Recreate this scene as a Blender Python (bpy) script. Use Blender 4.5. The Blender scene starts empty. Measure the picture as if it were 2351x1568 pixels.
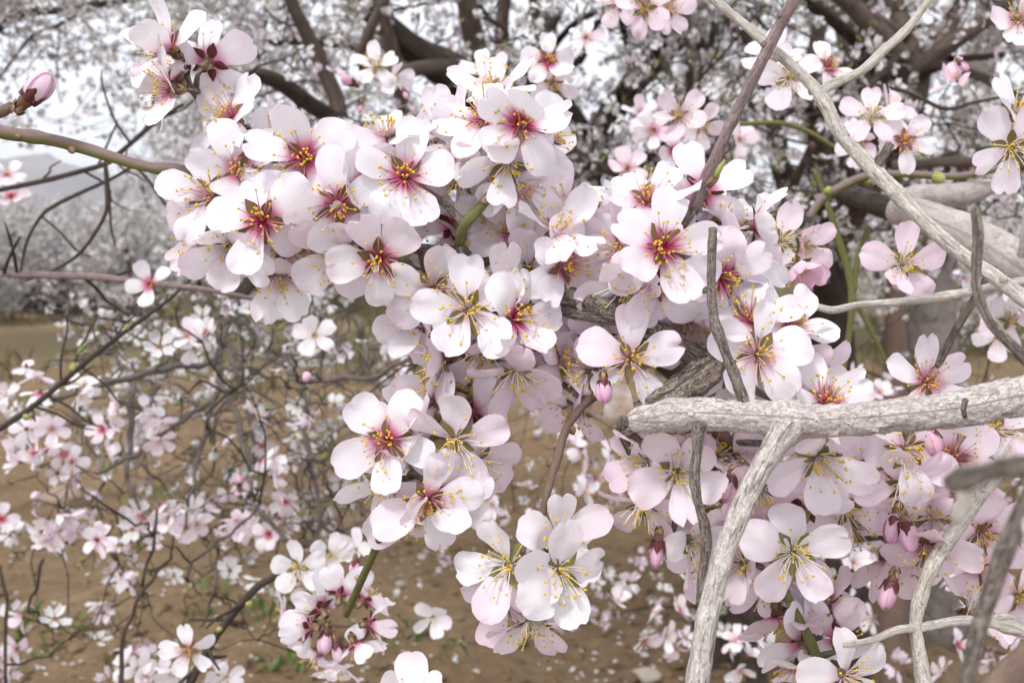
import bpy, math, random
import numpy as np
from mathutils import Vector, Matrix, noise

R = math.radians
rng = np.random.default_rng(7)
random.seed(7)
scene = bpy.context.scene
COL = scene.collection

# ------------------------------------------------------------------ camera
CAM = Vector((0.0, 0.0, 1.45))
PITCH = R(4.6)
LENS = 35.0
WK = 36.0 / LENS
RIGHT = Vector((1, 0, 0))
FWD = Vector((0, math.cos(PITCH), -math.sin(PITCH)))
UP = Vector((0, math.sin(PITCH), math.cos(PITCH)))
cam = bpy.data.cameras.new("camera")
cam.lens = LENS
cam.sensor_width = 36.0
cam.clip_start = 0.01
cam.clip_end = 20000
cam.dof.use_dof = True
cam.dof.focus_distance = 0.415
cam.dof.aperture_fstop = 16
cam.dof.aperture_blades = 7
camo = bpy.data.objects.new("camera", cam)
COL.objects.link(camo)
camo.location = CAM
camo.rotation_euler = (R(90) - PITCH, 0, 0)
scene.camera = camo

# ------------------------------------------------------------------ world, sun, exposure
SUN_EL, SUN_ROT = R(52), R(210)
w = bpy.data.worlds.new("World")
scene.world = w
w.use_nodes = True
wn = w.node_tree.nodes
wl = w.node_tree.links
wn.clear()
wout = wn.new("ShaderNodeOutputWorld")
wbg = wn.new("ShaderNodeBackground")
wbg.inputs["Strength"].default_value = 0.070
sky = wn.new("ShaderNodeTexSky")
sky.sky_type = 'NISHITA'
sky.sun_disc = False
sky.sun_elevation = SUN_EL
sky.sun_rotation = SUN_ROT
sky.dust_density = 6.0
sky.air_density = 1.2
hs = wn.new("ShaderNodeHueSaturation")
hs.inputs["Saturation"].default_value = 0.16
tc = wn.new("ShaderNodeTexCoord")
cn = wn.new("ShaderNodeTexNoise")
cn.inputs["Scale"].default_value = 2.2
cn.inputs["Detail"].default_value = 5
cmix = wn.new("ShaderNodeMix")
cmix.data_type = 'RGBA'
cmix.inputs["B"].default_value = (11.1, 11.4, 12.3, 1)     # thin bright overcast
cr = wn.new("ShaderNodeMapRange")
cr.inputs["From Min"].default_value = 0.25
cr.inputs["From Max"].default_value = 0.75
cr.inputs["To Min"].default_value = 0.78
cr.inputs["To Max"].default_value = 0.95
wl.new(tc.outputs["Generated"], cn.inputs["Vector"])
wl.new(cn.outputs["Fac"], cr.inputs["Value"])
wl.new(sky.outputs["Color"], hs.inputs["Color"])
wl.new(hs.outputs["Color"], cmix.inputs["A"])
wl.new(cr.outputs["Result"], cmix.inputs["Factor"])
wl.new(cmix.outputs["Result"], wbg.inputs["Color"])
wl.new(wbg.outputs["Background"], wout.inputs["Surface"])

sl = bpy.data.lights.new("sun", 'SUN')
sl.energy = 1.5
sl.angle = R(10)
sl.color = (1.0, 0.985, 0.96)
so = bpy.data.objects.new("sun", sl)
COL.objects.link(so)
so.rotation_euler = (R(90) - SUN_EL, 0, R(-205) + math.pi)
sdir = Vector((math.sin(SUN_ROT) * math.cos(SUN_EL), math.cos(SUN_ROT) * math.cos(SUN_EL), math.sin(SUN_EL)))
so.rotation_euler = (-sdir).to_track_quat('-Z', 'Y').to_euler()

vs = scene.view_settings
vs.view_transform = 'Standard'
vs.look = 'None'
vs.exposure = 0.70
vs.gamma = 1.0
scene.cycles.use_denoising = True
scene.cycles.max_bounces = 5
scene.cycles.transmission_bounces = 4
scene.cycles.diffuse_bounces = 3
scene.cycles.use_adaptive_sampling = True
scene.cycles.adaptive_threshold = 0.03
scene.cycles.debug_use_spatial_splits = False

# ------------------------------------------------------------------ helpers
def P(px, py, d):
    """photograph position (2351 x 1568 raster) at depth d metres -> world point"""
    return CAM + FWD * d + RIGHT * ((px - 1175.5) / 2351 * WK * d) + UP * (-(py - 784) / 2351 * WK * d)

def PR(px, d):
    return px / 2351 * WK * d

def camdir(nx, ny, nz):
    v = RIGHT * nx + UP * ny - FWD * nz
    return v.normalized()

def tag(o, label=None, cat=None, group=None, kind=None):
    if label: o["label"] = label
    if cat: o["category"] = cat
    if group: o["group"] = group
    if kind: o["kind"] = kind
    return o

def link(name, data, parent=None, mb=None):
    o = bpy.data.objects.new(name, data)
    COL.objects.link(o)
    if parent is not None:
        o.parent = parent
    if mb is not None:
        o.matrix_basis = mb
    return o

class MB:
    """collects verts, faces, per-vertex attributes a (vec3) and material index"""
    def __init__(self):
        self.v = []; self.f = []; self.a = []; self.m = []; self.n = 0
    def add(self, v, f, a=None, m=0):
        v = np.asarray(v, float).reshape(-1, 3)
        self.v.append(v)
        self.f.extend([tuple(int(i) + self.n for i in q) for q in f])
        self.a.append(np.zeros((len(v), 3)) if a is None else np.asarray(a, float).reshape(-1, 3))
        self.m.extend([m] * len(f))
        self.n += len(v)
    def mesh(self, name, mats, smooth=True):
        me = bpy.data.meshes.new(name)
        v = np.concatenate(self.v) if self.v else np.zeros((0, 3))
        me.from_pydata(v.tolist(), [], self.f)
        at = me.attributes.new("pa", 'FLOAT_VECTOR', 'POINT')
        at.data.foreach_set("vector", np.concatenate(self.a).ravel().astype(np.float32))
        for m in mats:
            me.materials.append(m)
        me.polygons.foreach_set("material_index", np.array(self.m, np.int32))
        me.polygons.foreach_set("use_smooth", np.full(len(self.f), smooth))
        me.update()
        return me

def catmull(pts, rad, step):
    pts = [np.array(p, float) for p in pts]
    ext = [2 * pts[0] - pts[1]] + pts + [2 * pts[-1] - pts[-2]]
    re = [rad[0]] + list(rad) + [rad[-1]]
    out, ro = [], []
    for i in range(1, len(ext) - 2):
        p0, p1, p2, p3 = ext[i - 1:i + 3]
        n = max(2, int(np.linalg.norm(p2 - p1) / step))
        for k in range(n):
            t = k / n
            out.append(0.5 * ((2 * p1) + (-p0 + p2) * t + (2 * p0 - 5 * p1 + 4 * p2 - p3) * t * t + (-p0 + 3 * p1 - 3 * p2 + p3) * t ** 3))
            ro.append(re[i] * (1 - t) + re[i + 1] * t)
    out.append(pts[-1]); ro.append(rad[-1])
    return np.array(out), np.array(ro)

def frames(p):
    t = np.gradient(p, axis=0)
    t /= np.linalg.norm(t, axis=1, keepdims=True) + 1e-12
    u = np.cross(t[0], [0.13, 0.2, 1.0])
    if np.linalg.norm(u) < 1e-3:
        u = np.cross(t[0], [1, 0, 0])
    u /= np.linalg.norm(u)
    us = [u]
    for i in range(1, len(p)):
        u = us[-1] - t[i] * np.dot(us[-1], t[i])
        u /= np.linalg.norm(u) + 1e-12
        us.append(u)
    us = np.array(us)
    return t, us, np.cross(t, us)

def tube(mb, p, r, segs=8, m=0, rough=0.0, freq=60.0, caps=True, knot=0.0, seed=0.0):
    """a tube along p with radii r; attribute pa = (angle arc, length, upness)"""
    p = np.asarray(p, float); r = np.asarray(r, float)
    n = len(p)
    t, a, b = frames(p)
    ang = np.linspace(0, 2 * math.pi, segs, endpoint=False)
    ca, sa = np.cos(ang), np.sin(ang)
    dirs = a[:, None, :] * ca[None, :, None] + b[:, None, :] * sa[None, :, None]
    rr = np.repeat(r[:, None], segs, 1)
    ln = np.concatenate([[0], np.cumsum(np.linalg.norm(np.diff(p, axis=0), axis=1))])
    if rough > 0:
        for i in range(n):
            for j in range(segs):
                q = Vector((ca[j] * r[i] * freq, sa[j] * r[i] * freq, ln[i] * freq * 0.6 + seed))
                e = noise.noise(q) * 0.6 + noise.noise(q * 2.7) * 0.35 + noise.noise(q * 6.1) * 0.22 + 0.3 * max(0.0, noise.noise(Vector((q.x * 2.2, q.y * 2.2, q.z * 0.7 + 9.0)))) 
                e2 = noise.noise(Vector((seed, 3.1, ln[i] * freq * 0.35)))
                rr[i, j] *= 1 + rough * e + knot * max(0, e2 - 0.15)
    v = p[:, None, :] + dirs * rr[:, :, None]
    at = np.zeros((n, segs, 3))
    at[:, :, 0] = ang[None, :] / (2 * math.pi)
    at[:, :, 1] = ln[:, None]
    at[:, :, 2] = dirs[:, :, 2]
    f = []
    for i in range(n - 1):
        for j in range(segs):
            k = (j + 1) % segs
            f.append((i * segs + j, i * segs + k, (i + 1) * segs + k, (i + 1) * segs + j))
    V = v.reshape(-1, 3); A = at.reshape(-1, 3)
    if caps:
        V = np.vstack([V, p[0] - t[0] * r[0] * 0.35, p[-1] + t[-1] * r[-1] * 0.35])
        A = np.vstack([A, A[0], A[-1]])
        c0, c1 = n * segs, n * segs + 1
        for j in range(segs):
            k = (j + 1) % segs
            f.append((c0, k, j))
            f.append((c1, (n - 1) * segs + j, (n - 1) * segs + k))
    mb.add(V, f, A, m)

# ------------------------------------------------------------------ materials
def newmat(name):
    m = bpy.data.materials.new(name)
    m.use_nodes = True
    nt = m.node_tree
    nt.nodes.clear()
    return m, nt, nt.nodes, nt.links

def N(nt, kind, **kw):
    n = nt.nodes.new(kind)
    for k, v in kw.items():
        if k in n.inputs:
            n.inputs[k].default_value = v
        else:
            setattr(n, k, v)
    return n

def mixc(nt, fac, a, b, blend='MIX'):
    n = nt.nodes.new("ShaderNodeMix")
    n.data_type = 'RGBA'; n.blend_type = blend
    for sock, val in (("Factor", fac), ("A", a), ("B", b)):
        if isinstance(val, (int, float)):
            n.inputs[sock].default_value = val
        elif isinstance(val, tuple):
            n.inputs[sock].default_value = val if len(val) == 4 else val + (1,)
        else:
            nt.links.new(val, n.inputs[sock])
    return n.outputs["Result"]

def maprange(nt, val, a, b, c, d, smooth=False):
    n = nt.nodes.new("ShaderNodeMapRange")
    n.clamp = True
    if smooth: n.interpolation_type = 'SMOOTHSTEP'
    nt.links.new(val, n.inputs["Value"])
    for s, x in zip(("From Min", "From Max", "To Min", "To Max"), (a, b, c, d)):
        n.inputs[s].default_value = x
    return n.outputs["Result"]

def mathn(nt, op, a, b=None):
    n = nt.nodes.new("ShaderNodeMath")
    n.operation = op
    for i, x in enumerate((a, b)):
        if x is None: continue
        if isinstance(x, (int, float)): n.inputs[i].default_value = x
        else: nt.links.new(x, n.inputs[i])
    return n.outputs[0]

def petal_material():
    """pa = (across -1..1, along 0..1, unused); object colour = (crimson of base, pinkness, warm/withered)"""
    m, nt, n, l = newmat("petal")
    at = N(nt, "ShaderNodeAttribute", attribute_name="pa")
    sep = N(nt, "ShaderNodeSeparateXYZ"); l.new(at.outputs["Vector"], sep.inputs[0])
    oi = N(nt, "ShaderNodeObjectInfo")
    oc = N(nt, "ShaderNodeSeparateColor"); l.new(oi.outputs["Color"], oc.inputs[0])
    red, pink, wither = oc.outputs[0], oc.outputs[1], oc.outputs[2]
    rnd = oi.outputs["Random"]
    tco = N(nt, "ShaderNodeTexCoord")
    # base: white to pink
    tex = N(nt, "ShaderNodeTexNoise", Scale=90.0, Detail=3.0)
    vo = nt.nodes.new("ShaderNodeVectorMath"); vo.operation = 'ADD'
    cx = N(nt, "ShaderNodeCombineXYZ"); 
    l.new(mathn(nt, 'MULTIPLY', rnd, 13.0), cx.inputs[0]); l.new(mathn(nt, 'MULTIPLY', rnd, 7.0), cx.inputs[1])
    l.new(tco.outputs["Object"], vo.inputs[0]); l.new(cx.outputs[0], vo.inputs[1])
    l.new(vo.outputs[0], tex.inputs["Vector"])
    pk = mathn(nt, 'ADD', mathn(nt, 'MULTIPLY', pink, 0.85), mathn(nt, 'MULTIPLY', mathn(nt, 'SUBTRACT', tex.outputs["Fac"], 0.5), 0.35))
    tip = maprange(nt, sep.outputs[1], 0.62, 1.0, 0.0, 0.35, True)
    au = mathn(nt, 'ABSOLUTE', sep.outputs[0])
    edge = maprange(nt, au, 0.7, 1.0, 0.0, 0.25, True)
    pk = mathn(nt, 'ADD', pk, mathn(nt, 'MULTIPLY', mathn(nt, 'ADD', tip, edge), mathn(nt, 'ADD', pink, 0.1)))
    pkc = maprange(nt, pk, 0.0, 1.0, 0.0, 1.0)
    base = mixc(nt, pkc, (0.945, 0.918, 0.940), (0.90, 0.52, 0.70))
    # faint veins
    cv = N(nt, "ShaderNodeCombineXYZ")
    l.new(mathn(nt, 'MULTIPLY', sep.outputs[0], 9.0), cv.inputs[0]); l.new(mathn(nt, 'MULTIPLY', sep.outputs[1], 1.3), cv.inputs[1]); l.new(mathn(nt, 'MULTIPLY', rnd, 50.0), cv.inputs[2])
    ven = N(nt, "ShaderNodeTexNoise", Scale=2.2, Detail=4.0, Roughness=0.65); l.new(cv.outputs[0], ven.inputs["Vector"])
    vf = maprange(nt, ven.outputs["Fac"], 0.50, 0.70, 0.0, 0.38)
    base = mixc(nt, vf, base, (0.80, 0.70, 0.76))
    # crimson claw
    claw = maprange(nt, mathn(nt, 'ADD', sep.outputs[1], mathn(nt, 'MULTIPLY', mathn(nt, 'SUBTRACT', ven.outputs["Fac"], 0.5), 0.16)), 0.03, 0.42, 1.0, 0.0, True)
    claw = mathn(nt, 'MULTIPLY', mathn(nt, 'POWER', claw, 1.2), red)
    base = mixc(nt, claw, base, (0.66, 0.015, 0.22))
    # pollen smears
    fl = N(nt, "ShaderNodeTexNoise", Scale=330.0, Detail=3.0, Roughness=0.7); l.new(vo.outputs[0], fl.inputs["Vector"])
    fl2 = N(nt, "ShaderNodeTexNoise", Scale=70.0, Detail=1.0); l.new(vo.outputs[0], fl2.inputs["Vector"])
    ff = mathn(nt, 'MULTIPLY', maprange(nt, fl.outputs["Fac"], 0.66, 0.74, 0.0, 0.55), maprange(nt, fl2.outputs["Fac"], 0.6, 0.68, 0.0, 1.0))
    base = mixc(nt, ff, base, (0.72, 0.52, 0.20))
    # bruised, browned spots along the rim of some petals
    bn = N(nt, "ShaderNodeTexNoise", Scale=120.0, Detail=3.0, Roughness=0.65); l.new(vo.outputs[0], bn.inputs["Vector"])
    rim = mathn(nt, 'MAXIMUM', maprange(nt, au, 0.82, 0.98, 0.0, 1.0), maprange(nt, sep.outputs[1], 0.90, 0.99, 0.0, 1.0))
    bf = mathn(nt, 'MULTIPLY', mathn(nt, 'MULTIPLY', rim, maprange(nt, bn.outputs["Fac"], 0.60, 0.68, 0.0, 0.55)), maprange(nt, rnd, 0.45, 0.6, 0.0, 1.0))
    base = mixc(nt, bf, base, (0.52, 0.33, 0.20))
    # withered petals go papery brown
    wf = mathn(nt, 'MULTIPLY', wither, maprange(nt, tex.outputs["Fac"], 0.35, 0.65, 0.3, 1.0))
    base = mixc(nt, wf, base, (0.50, 0.36, 0.24))
    pr = N(nt, "ShaderNodeBsdfPrincipled", Roughness=0.48)
    pr.inputs["Specular IOR Level"].default_value = 0.28
    l.new(base, pr.inputs["Base Color"])
    bp = N(nt, "ShaderNodeBump", Strength=0.4, Distance=0.0007); l.new(ven.outputs["Fac"], bp.inputs["Height"]); l.new(bp.outputs[0], pr.inputs["Normal"])
    tr = N(nt, "ShaderNodeBsdfTranslucent"); l.new(base, tr.inputs["Color"])
    mx = N(nt, "ShaderNodeMixShader", Fac=0.34)
    l.new(pr.outputs[0], mx.inputs[1]); l.new(tr.outputs[0], mx.inputs[2])
    out = N(nt, "ShaderNodeOutputMaterial"); l.new(mx.outputs[0], out.inputs[0])
    return m

def simple(name, c1, c2, scale=200, rough=0.5, trans=0.0, bump=0.2, spec=0.3, dist=0.0005, detail=4.0, lo=0.35, hi=0.65):
    m, nt, n, l = newmat(name)
    tco = N(nt, "ShaderNodeTexCoord")
    tx = N(nt, "ShaderNodeTexNoise", Scale=float(scale), Detail=detail)
    l.new(tco.outputs["Object"], tx.inputs["Vector"])
    col = mixc(nt, maprange(nt, tx.outputs["Fac"], lo, hi, 0, 1), c1, c2)
    pr = N(nt, "ShaderNodeBsdfPrincipled", Roughness=rough)
    pr.inputs["Specular IOR Level"].default_value = spec
    l.new(col, pr.inputs["Base Color"])
    if bump:
        bp = N(nt, "ShaderNodeBump", Strength=bump, Distance=dist); l.new(tx.outputs["Fac"], bp.inputs["Height"]); l.new(bp.outputs[0], pr.inputs["Normal"])
    sh = pr.outputs[0]
    if trans:
        tr = N(nt, "ShaderNodeBsdfTranslucent"); l.new(col, tr.inputs["Color"])
        mx = N(nt, "ShaderNodeMixShader", Fac=trans); l.new(sh, mx.inputs[1]); l.new(tr.outputs[0], mx.inputs[2]); sh = mx.outputs[0]
    out = N(nt, "ShaderNodeOutputMaterial"); l.new(sh, out.inputs[0])
    return m

def filament_material():
    m, nt, n, l = newmat("filament")
    at = N(nt, "ShaderNodeAttribute", attribute_name="pa")
    sep = N(nt, "ShaderNodeSeparateXYZ"); l.new(at.outputs["Vector"], sep.inputs[0])
    oi = N(nt, "ShaderNodeObjectInfo"); oc = N(nt, "ShaderNodeSeparateColor"); l.new(oi.outputs["Color"], oc.inputs[0])
    f = mathn(nt, 'MULTIPLY', maprange(nt, sep.outputs[1], 0.0, 0.0125, 1.0, 0.2), oc.outputs[0])
    col = mixc(nt, f, (0.86, 0.80, 0.74), (0.50, 0.008, 0.12))
    pr = N(nt, "ShaderNodeBsdfPrincipled", Roughness=0.45); l.new(col, pr.inputs["Base Color"])
    out = N(nt, "ShaderNodeOutputMaterial"); l.new(pr.outputs[0], out.inputs[0])
    return m

def sepal_material():
    """pa.z = 1 on the upper (inner) face, 0 on the outer; pa.y = along; object colour r = crimson flower"""
    m, nt, n, l = newmat("sepal")
    at = N(nt, "ShaderNodeAttribute", attribute_name="pa")
    sep = N(nt, "ShaderNodeSeparateXYZ"); l.new(at.outputs["Vector"], sep.inputs[0])
    oi = N(nt, "ShaderNodeObjectInfo"); oc = N(nt, "ShaderNodeSeparateColor"); l.new(oi.outputs["Color"], oc.inputs[0])
    tco = N(nt, "ShaderNodeTexCoord"); tx = N(nt, "ShaderNodeTexNoise", Scale=260.0, Detail=3.0); l.new(tco.outputs["Object"], tx.inputs["Vector"])
    inner = mixc(nt, tx.outputs["Fac"], (0.16, 0.17, 0.05), (0.20, 0.15, 0.055))
    inner = mixc(nt, mathn(nt, 'MULTIPLY', oc.outputs[0], 0.75), inner, (0.15, 0.065, 0.032))
    outer = mixc(nt, tx.outputs["Fac"], (0.085, 0.01, 0.022), (0.13, 0.04, 0.025))
    col = mixc(nt, sep.outputs[2], outer, inner)
    pr = N(nt, "ShaderNodeBsdfPrincipled", Roughness=0.5); l.new(col, pr.inputs["Base Color"])
    pr.inputs["Specular IOR Level"].default_value = 0.3
    out = N(nt, "ShaderNodeOutputMaterial"); l.new(pr.outputs[0], out.inputs[0])
    return m

def bark_material(name, pale, mid, dark, ringy=0.6, crack=0.5, bump=0.6, dist=0.0012, under=None, freq=1.0, flake=0.5, flakecol=None, scar=None):
    """pa = (angle turn, length m, upness). Flakes lie along the branch, ring scars across it, fissures run lengthwise."""
    m, nt, n, l = newmat(name)
    tco = N(nt, "ShaderNodeTexCoord")
    at = N(nt, "ShaderNodeAttribute", attribute_name="pa")
    sep = N(nt, "ShaderNodeSeparateXYZ"); l.new(at.outputs["Vector"], sep.inputs[0])
    ang = mathn(nt, 'MULTIPLY', sep.outputs[0], 2 * math.pi)
    ca, sa = mathn(nt, 'COSINE', ang), mathn(nt, 'SINE', ang)
    def vec(around, along):
        c = N(nt, "ShaderNodeCombineXYZ")
        l.new(mathn(nt, 'MULTIPLY', ca, around), c.inputs[0]); l.new(mathn(nt, 'MULTIPLY', sa, around), c.inputs[1]); l.new(mathn(nt, 'MULTIPLY', sep.outputs[1], along * freq), c.inputs[2])
        return c.outputs[0]
    def nz(v, detail=4.0, rough=0.6, dis=0.0):
        t = N(nt, "ShaderNodeTexNoise", Scale=1.0, Detail=detail, Roughness=rough, Distortion=dis); l.new(v, t.inputs["Vector"]); return t.outputs["Fac"]
    big = nz(vec(1.2, 120.0), 6.0, 0.62)
    fl = nz(vec(6.0, 760.0), 4.0, 0.66, 0.6)
    ring = nz(vec(2.2, 520.0), 3.0, 0.6)
    area = nz(vec(0.9, 60.0), 2.0)
    cra = nz(vec(2.4, 125.0), 6.0, 0.66, 0.7)
    fine = N(nt, "ShaderNodeTexNoise", Scale=900.0 * freq, Detail=3.0); l.new(tco.outputs["Object"], fine.inputs["Vector"])
    col = mixc(nt, maprange(nt, big, 0.36, 0.64, 0, 1), mid, pale)
    ff = maprange(nt, fl, 0.52, 0.60, 0.0, flake)
    col = mixc(nt, ff, col, flakecol or mid)
    rf = mathn(nt, 'MULTIPLY', maprange(nt, ring, 0.60, 0.68, 0.0, ringy), maprange(nt, area, 0.42, 0.58, 0.15, 1.0))
    col = mixc(nt, rf, col, dark)
    cf = maprange(nt, cra, 0.57, 0.64, 0.0, crack)
    col = mixc(nt, cf, col, dark)
    if scar is not None:
        sc_ = nz(vec(1.9, 95.0), 5.0, 0.68, 0.8)
        col = mixc(nt, maprange(nt, sc_, 0.57, 0.63, 0.0, 0.85), col, scar)
    col = mixc(nt, maprange(nt, fine.outputs["Fac"], 0.3, 0.7, 0.0, 0.3), col, mid)
    if under is not None:
        uf = maprange(nt, mathn(nt, 'ADD', sep.outputs[2], mathn(nt, 'MULTIPLY', mathn(nt, 'SUBTRACT', big, 0.5), 1.2)), -0.35, 0.3, 0.9, 0.0)
        col = mixc(nt, uf, col, under)
    pr = N(nt, "ShaderNodeBsdfPrincipled", Roughness=0.75); l.new(col, pr.inputs["Base Color"])
    pr.inputs["Specular IOR Level"].default_value = 0.2
    h = mathn(nt, 'ADD', mathn(nt, 'MULTIPLY', rf, -0.6), mathn(nt, 'MULTIPLY', cf, -0.9))
    h = mathn(nt, 'ADD', h, mathn(nt, 'MULTIPLY', ff, -0.5))
    h = mathn(nt, 'ADD', h, mathn(nt, 'MULTIPLY', big, 0.6))
    h = mathn(nt, 'ADD', h, mathn(nt, 'MULTIPLY', fine.outputs["Fac"], 0.3))
    bp = N(nt, "ShaderNodeBump", Strength=bump, Distance=dist); l.new(h, bp.inputs["Height"]); l.new(bp.outputs[0], pr.inputs["Normal"])
    out = N(nt, "ShaderNodeOutputMaterial"); l.new(pr.outputs[0], out.inputs[0])
    return m

M = {}
M['petal'] = petal_material()
M['filament'] = filament_material()
M['sepal'] = sepal_material()
M['anther'] = simple('anther', (0.80, 0.55, 0.02), (0.62, 0.38, 0.01), 1500, 0.6, bump=0.3)
M['style'] = simple('style', (0.62, 0.50, 0.12), (0.50, 0.42, 0.10), 500, 0.5, bump=0)
def cup_material():
    m, nt, n, l = newmat("calyx_cup")
    at = N(nt, "ShaderNodeAttribute", attribute_name="pa")
    sep = N(nt, "ShaderNodeSeparateXYZ"); l.new(at.outputs["Vector"], sep.inputs[0])
    oi = N(nt, "ShaderNodeObjectInfo"); oc = N(nt, "ShaderNodeSeparateColor"); l.new(oi.outputs["Color"], oc.inputs[0])
    tco = N(nt, "ShaderNodeTexCoord"); tx = N(nt, "ShaderNodeTexNoise", Scale=160.0, Detail=3.0); l.new(tco.outputs["Object"], tx.inputs["Vector"])
    outer = mixc(nt, tx.outputs["Fac"], (0.13, 0.02, 0.03), (0.17, 0.11, 0.04))
    inner = mixc(nt, oc.outputs[0], (0.30, 0.26, 0.06), (0.34, 0.005, 0.05))
    col = mixc(nt, sep.outputs[2], outer, inner)
    pr = N(nt, "ShaderNodeBsdfPrincipled", Roughness=0.5); l.new(col, pr.inputs["Base Color"])
    out = N(nt, "ShaderNodeOutputMaterial"); l.new(pr.outputs[0], out.inputs[0])
    return m
M['cup'] = cup_material()
M['scale'] = simple('bud_scale', (0.42, 0.30, 0.17), (0.13, 0.07, 0.04), 260, 0.7, bump=0.5)
M['leafbud'] = simple('leaf_bud', (0.30, 0.36, 0.08), (0.45, 0.42, 0.16), 220, 0.5, trans=0.15, bump=0.1)
M['grey'] = bark_material('bark_grey', (0.63, 0.57, 0.54), (0.47, 0.41, 0.385), (0.20, 0.12, 0.09), 0.22, 0.16, 0.8, 0.0012, freq=0.8, flake=0.65, flakecol=(0.40, 0.31, 0.27), scar=(0.30, 0.205, 0.165))
M['drygrey'] = bark_material('bark_dry_grey', (0.72, 0.67, 0.60), (0.50, 0.445, 0.39), (0.06, 0.043, 0.035), 0.9, 0.3, 0.7, 0.0009, freq=1.0, flake=0.6, flakecol=(0.30, 0.24, 0.20), scar=(0.25, 0.19, 0.155))
M['fissured'] = bark_material('bark_fissured', (0.64, 0.59, 0.55), (0.44, 0.385, 0.35), (0.05, 0.036, 0.03), 0.45, 0.75, 0.7, 0.0012, freq=0.8, flake=0.55, flakecol=(0.34, 0.265, 0.225), scar=(0.22, 0.16, 0.13))
M['stick'] = bark_material('bark_stick', (0.36, 0.31, 0.265), (0.17, 0.13, 0.105), (0.035, 0.025, 0.02), 0.95, 0.6, 1.0, 0.0012, freq=1.1, flake=0.7, flakecol=(0.10, 0.075, 0.06))
M['gnarl'] = bark_material('bark_gnarled', (0.42, 0.36, 0.30), (0.20, 0.155, 0.125), (0.025, 0.018, 0.015), 0.9, 0.7, 1.0, 0.0018, freq=0.9, flake=0.7, flakecol=(0.11, 0.08, 0.065))
M['purple'] = bark_material('bark_purple', (0.37, 0.29, 0.27), (0.22, 0.15, 0.145), (0.07, 0.042, 0.04), 0.8, 0.3, 0.8, 0.0009, flake=0.55, flakecol=(0.15, 0.095, 0.09), scar=(0.42, 0.37, 0.35))
M['shoot'] = bark_material('bark_shoot', (0.27, 0.20, 0.19), (0.20, 0.13, 0.125), (0.09, 0.055, 0.05), 0.35, 0.12, 0.3, 0.0005, under=(0.15, 0.155, 0.045))
M['green'] = bark_material('bark_green', (0.165, 0.165, 0.06), (0.12, 0.115, 0.04), (0.085, 0.055, 0.035), 0.4, 0.25, 0.3, 0.0005)
M['brown'] = bark_material('bark_brown', (0.24, 0.165, 0.13), (0.16, 0.105, 0.08), (0.06, 0.04, 0.035), 0.5, 0.2, 0.5, 0.0007)
M['paletrunk'] = bark_material('bark_pale_trunk', (0.33, 0.285, 0.26), (0.22, 0.18, 0.16), (0.07, 0.05, 0.042), 0.4, 0.5, 0.9, 0.005, freq=0.2, flake=0.6)
M['palebough'] = bark_material('bark_pale_bough', (0.54, 0.48, 0.45), (0.38, 0.32, 0.295), (0.10, 0.07, 0.06), 0.5, 0.35, 0.7, 0.0016, freq=0.45)
M['limb'] = bark_material('bark_limb', (0.19, 0.142, 0.115), (0.10, 0.072, 0.057), (0.035, 0.025, 0.02), 0.3, 0.4, 0.8, 0.004, freq=0.2)
M['darklimb'] = bark_material('bark_dark_limb', (0.10, 0.074, 0.058), (0.05, 0.036, 0.028), (0.02, 0.014, 0.011), 0.3, 0.5, 0.9, 0.006, freq=0.15)
M['twig'] = bark_material('bark_twig', (0.085, 0.064, 0.052), (0.042, 0.031, 0.025), (0.018, 0.013, 0.011), 0.4, 0.3, 0.4, 0.001, freq=0.5)
M['greytwig'] = bark_material('bark_grey_twig', (0.20, 0.17, 0.15), (0.10, 0.08, 0.07), (0.035, 0.026, 0.022), 0.4, 0.4, 0.5, 0.001, freq=0.5)
M['farpetal'] = simple('far_petal', (0.68, 0.66, 0.65), (0.55, 0.53, 0.52), 12, 0.6, trans=0.10, bump=0)  # greyer than 'petal': the shade on background blossoms is put into this colour
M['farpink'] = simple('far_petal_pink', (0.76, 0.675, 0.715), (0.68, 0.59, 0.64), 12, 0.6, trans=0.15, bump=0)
M['farheart'] = simple('far_heart', (0.20, 0.06, 0.05), (0.30, 0.17, 0.05), 30, 0.7, bump=0)
M['fargreen'] = simple('far_leaf_bud', (0.20, 0.26, 0.055), (0.28, 0.32, 0.10), 10, 0.6, trans=0.2, bump=0)
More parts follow.
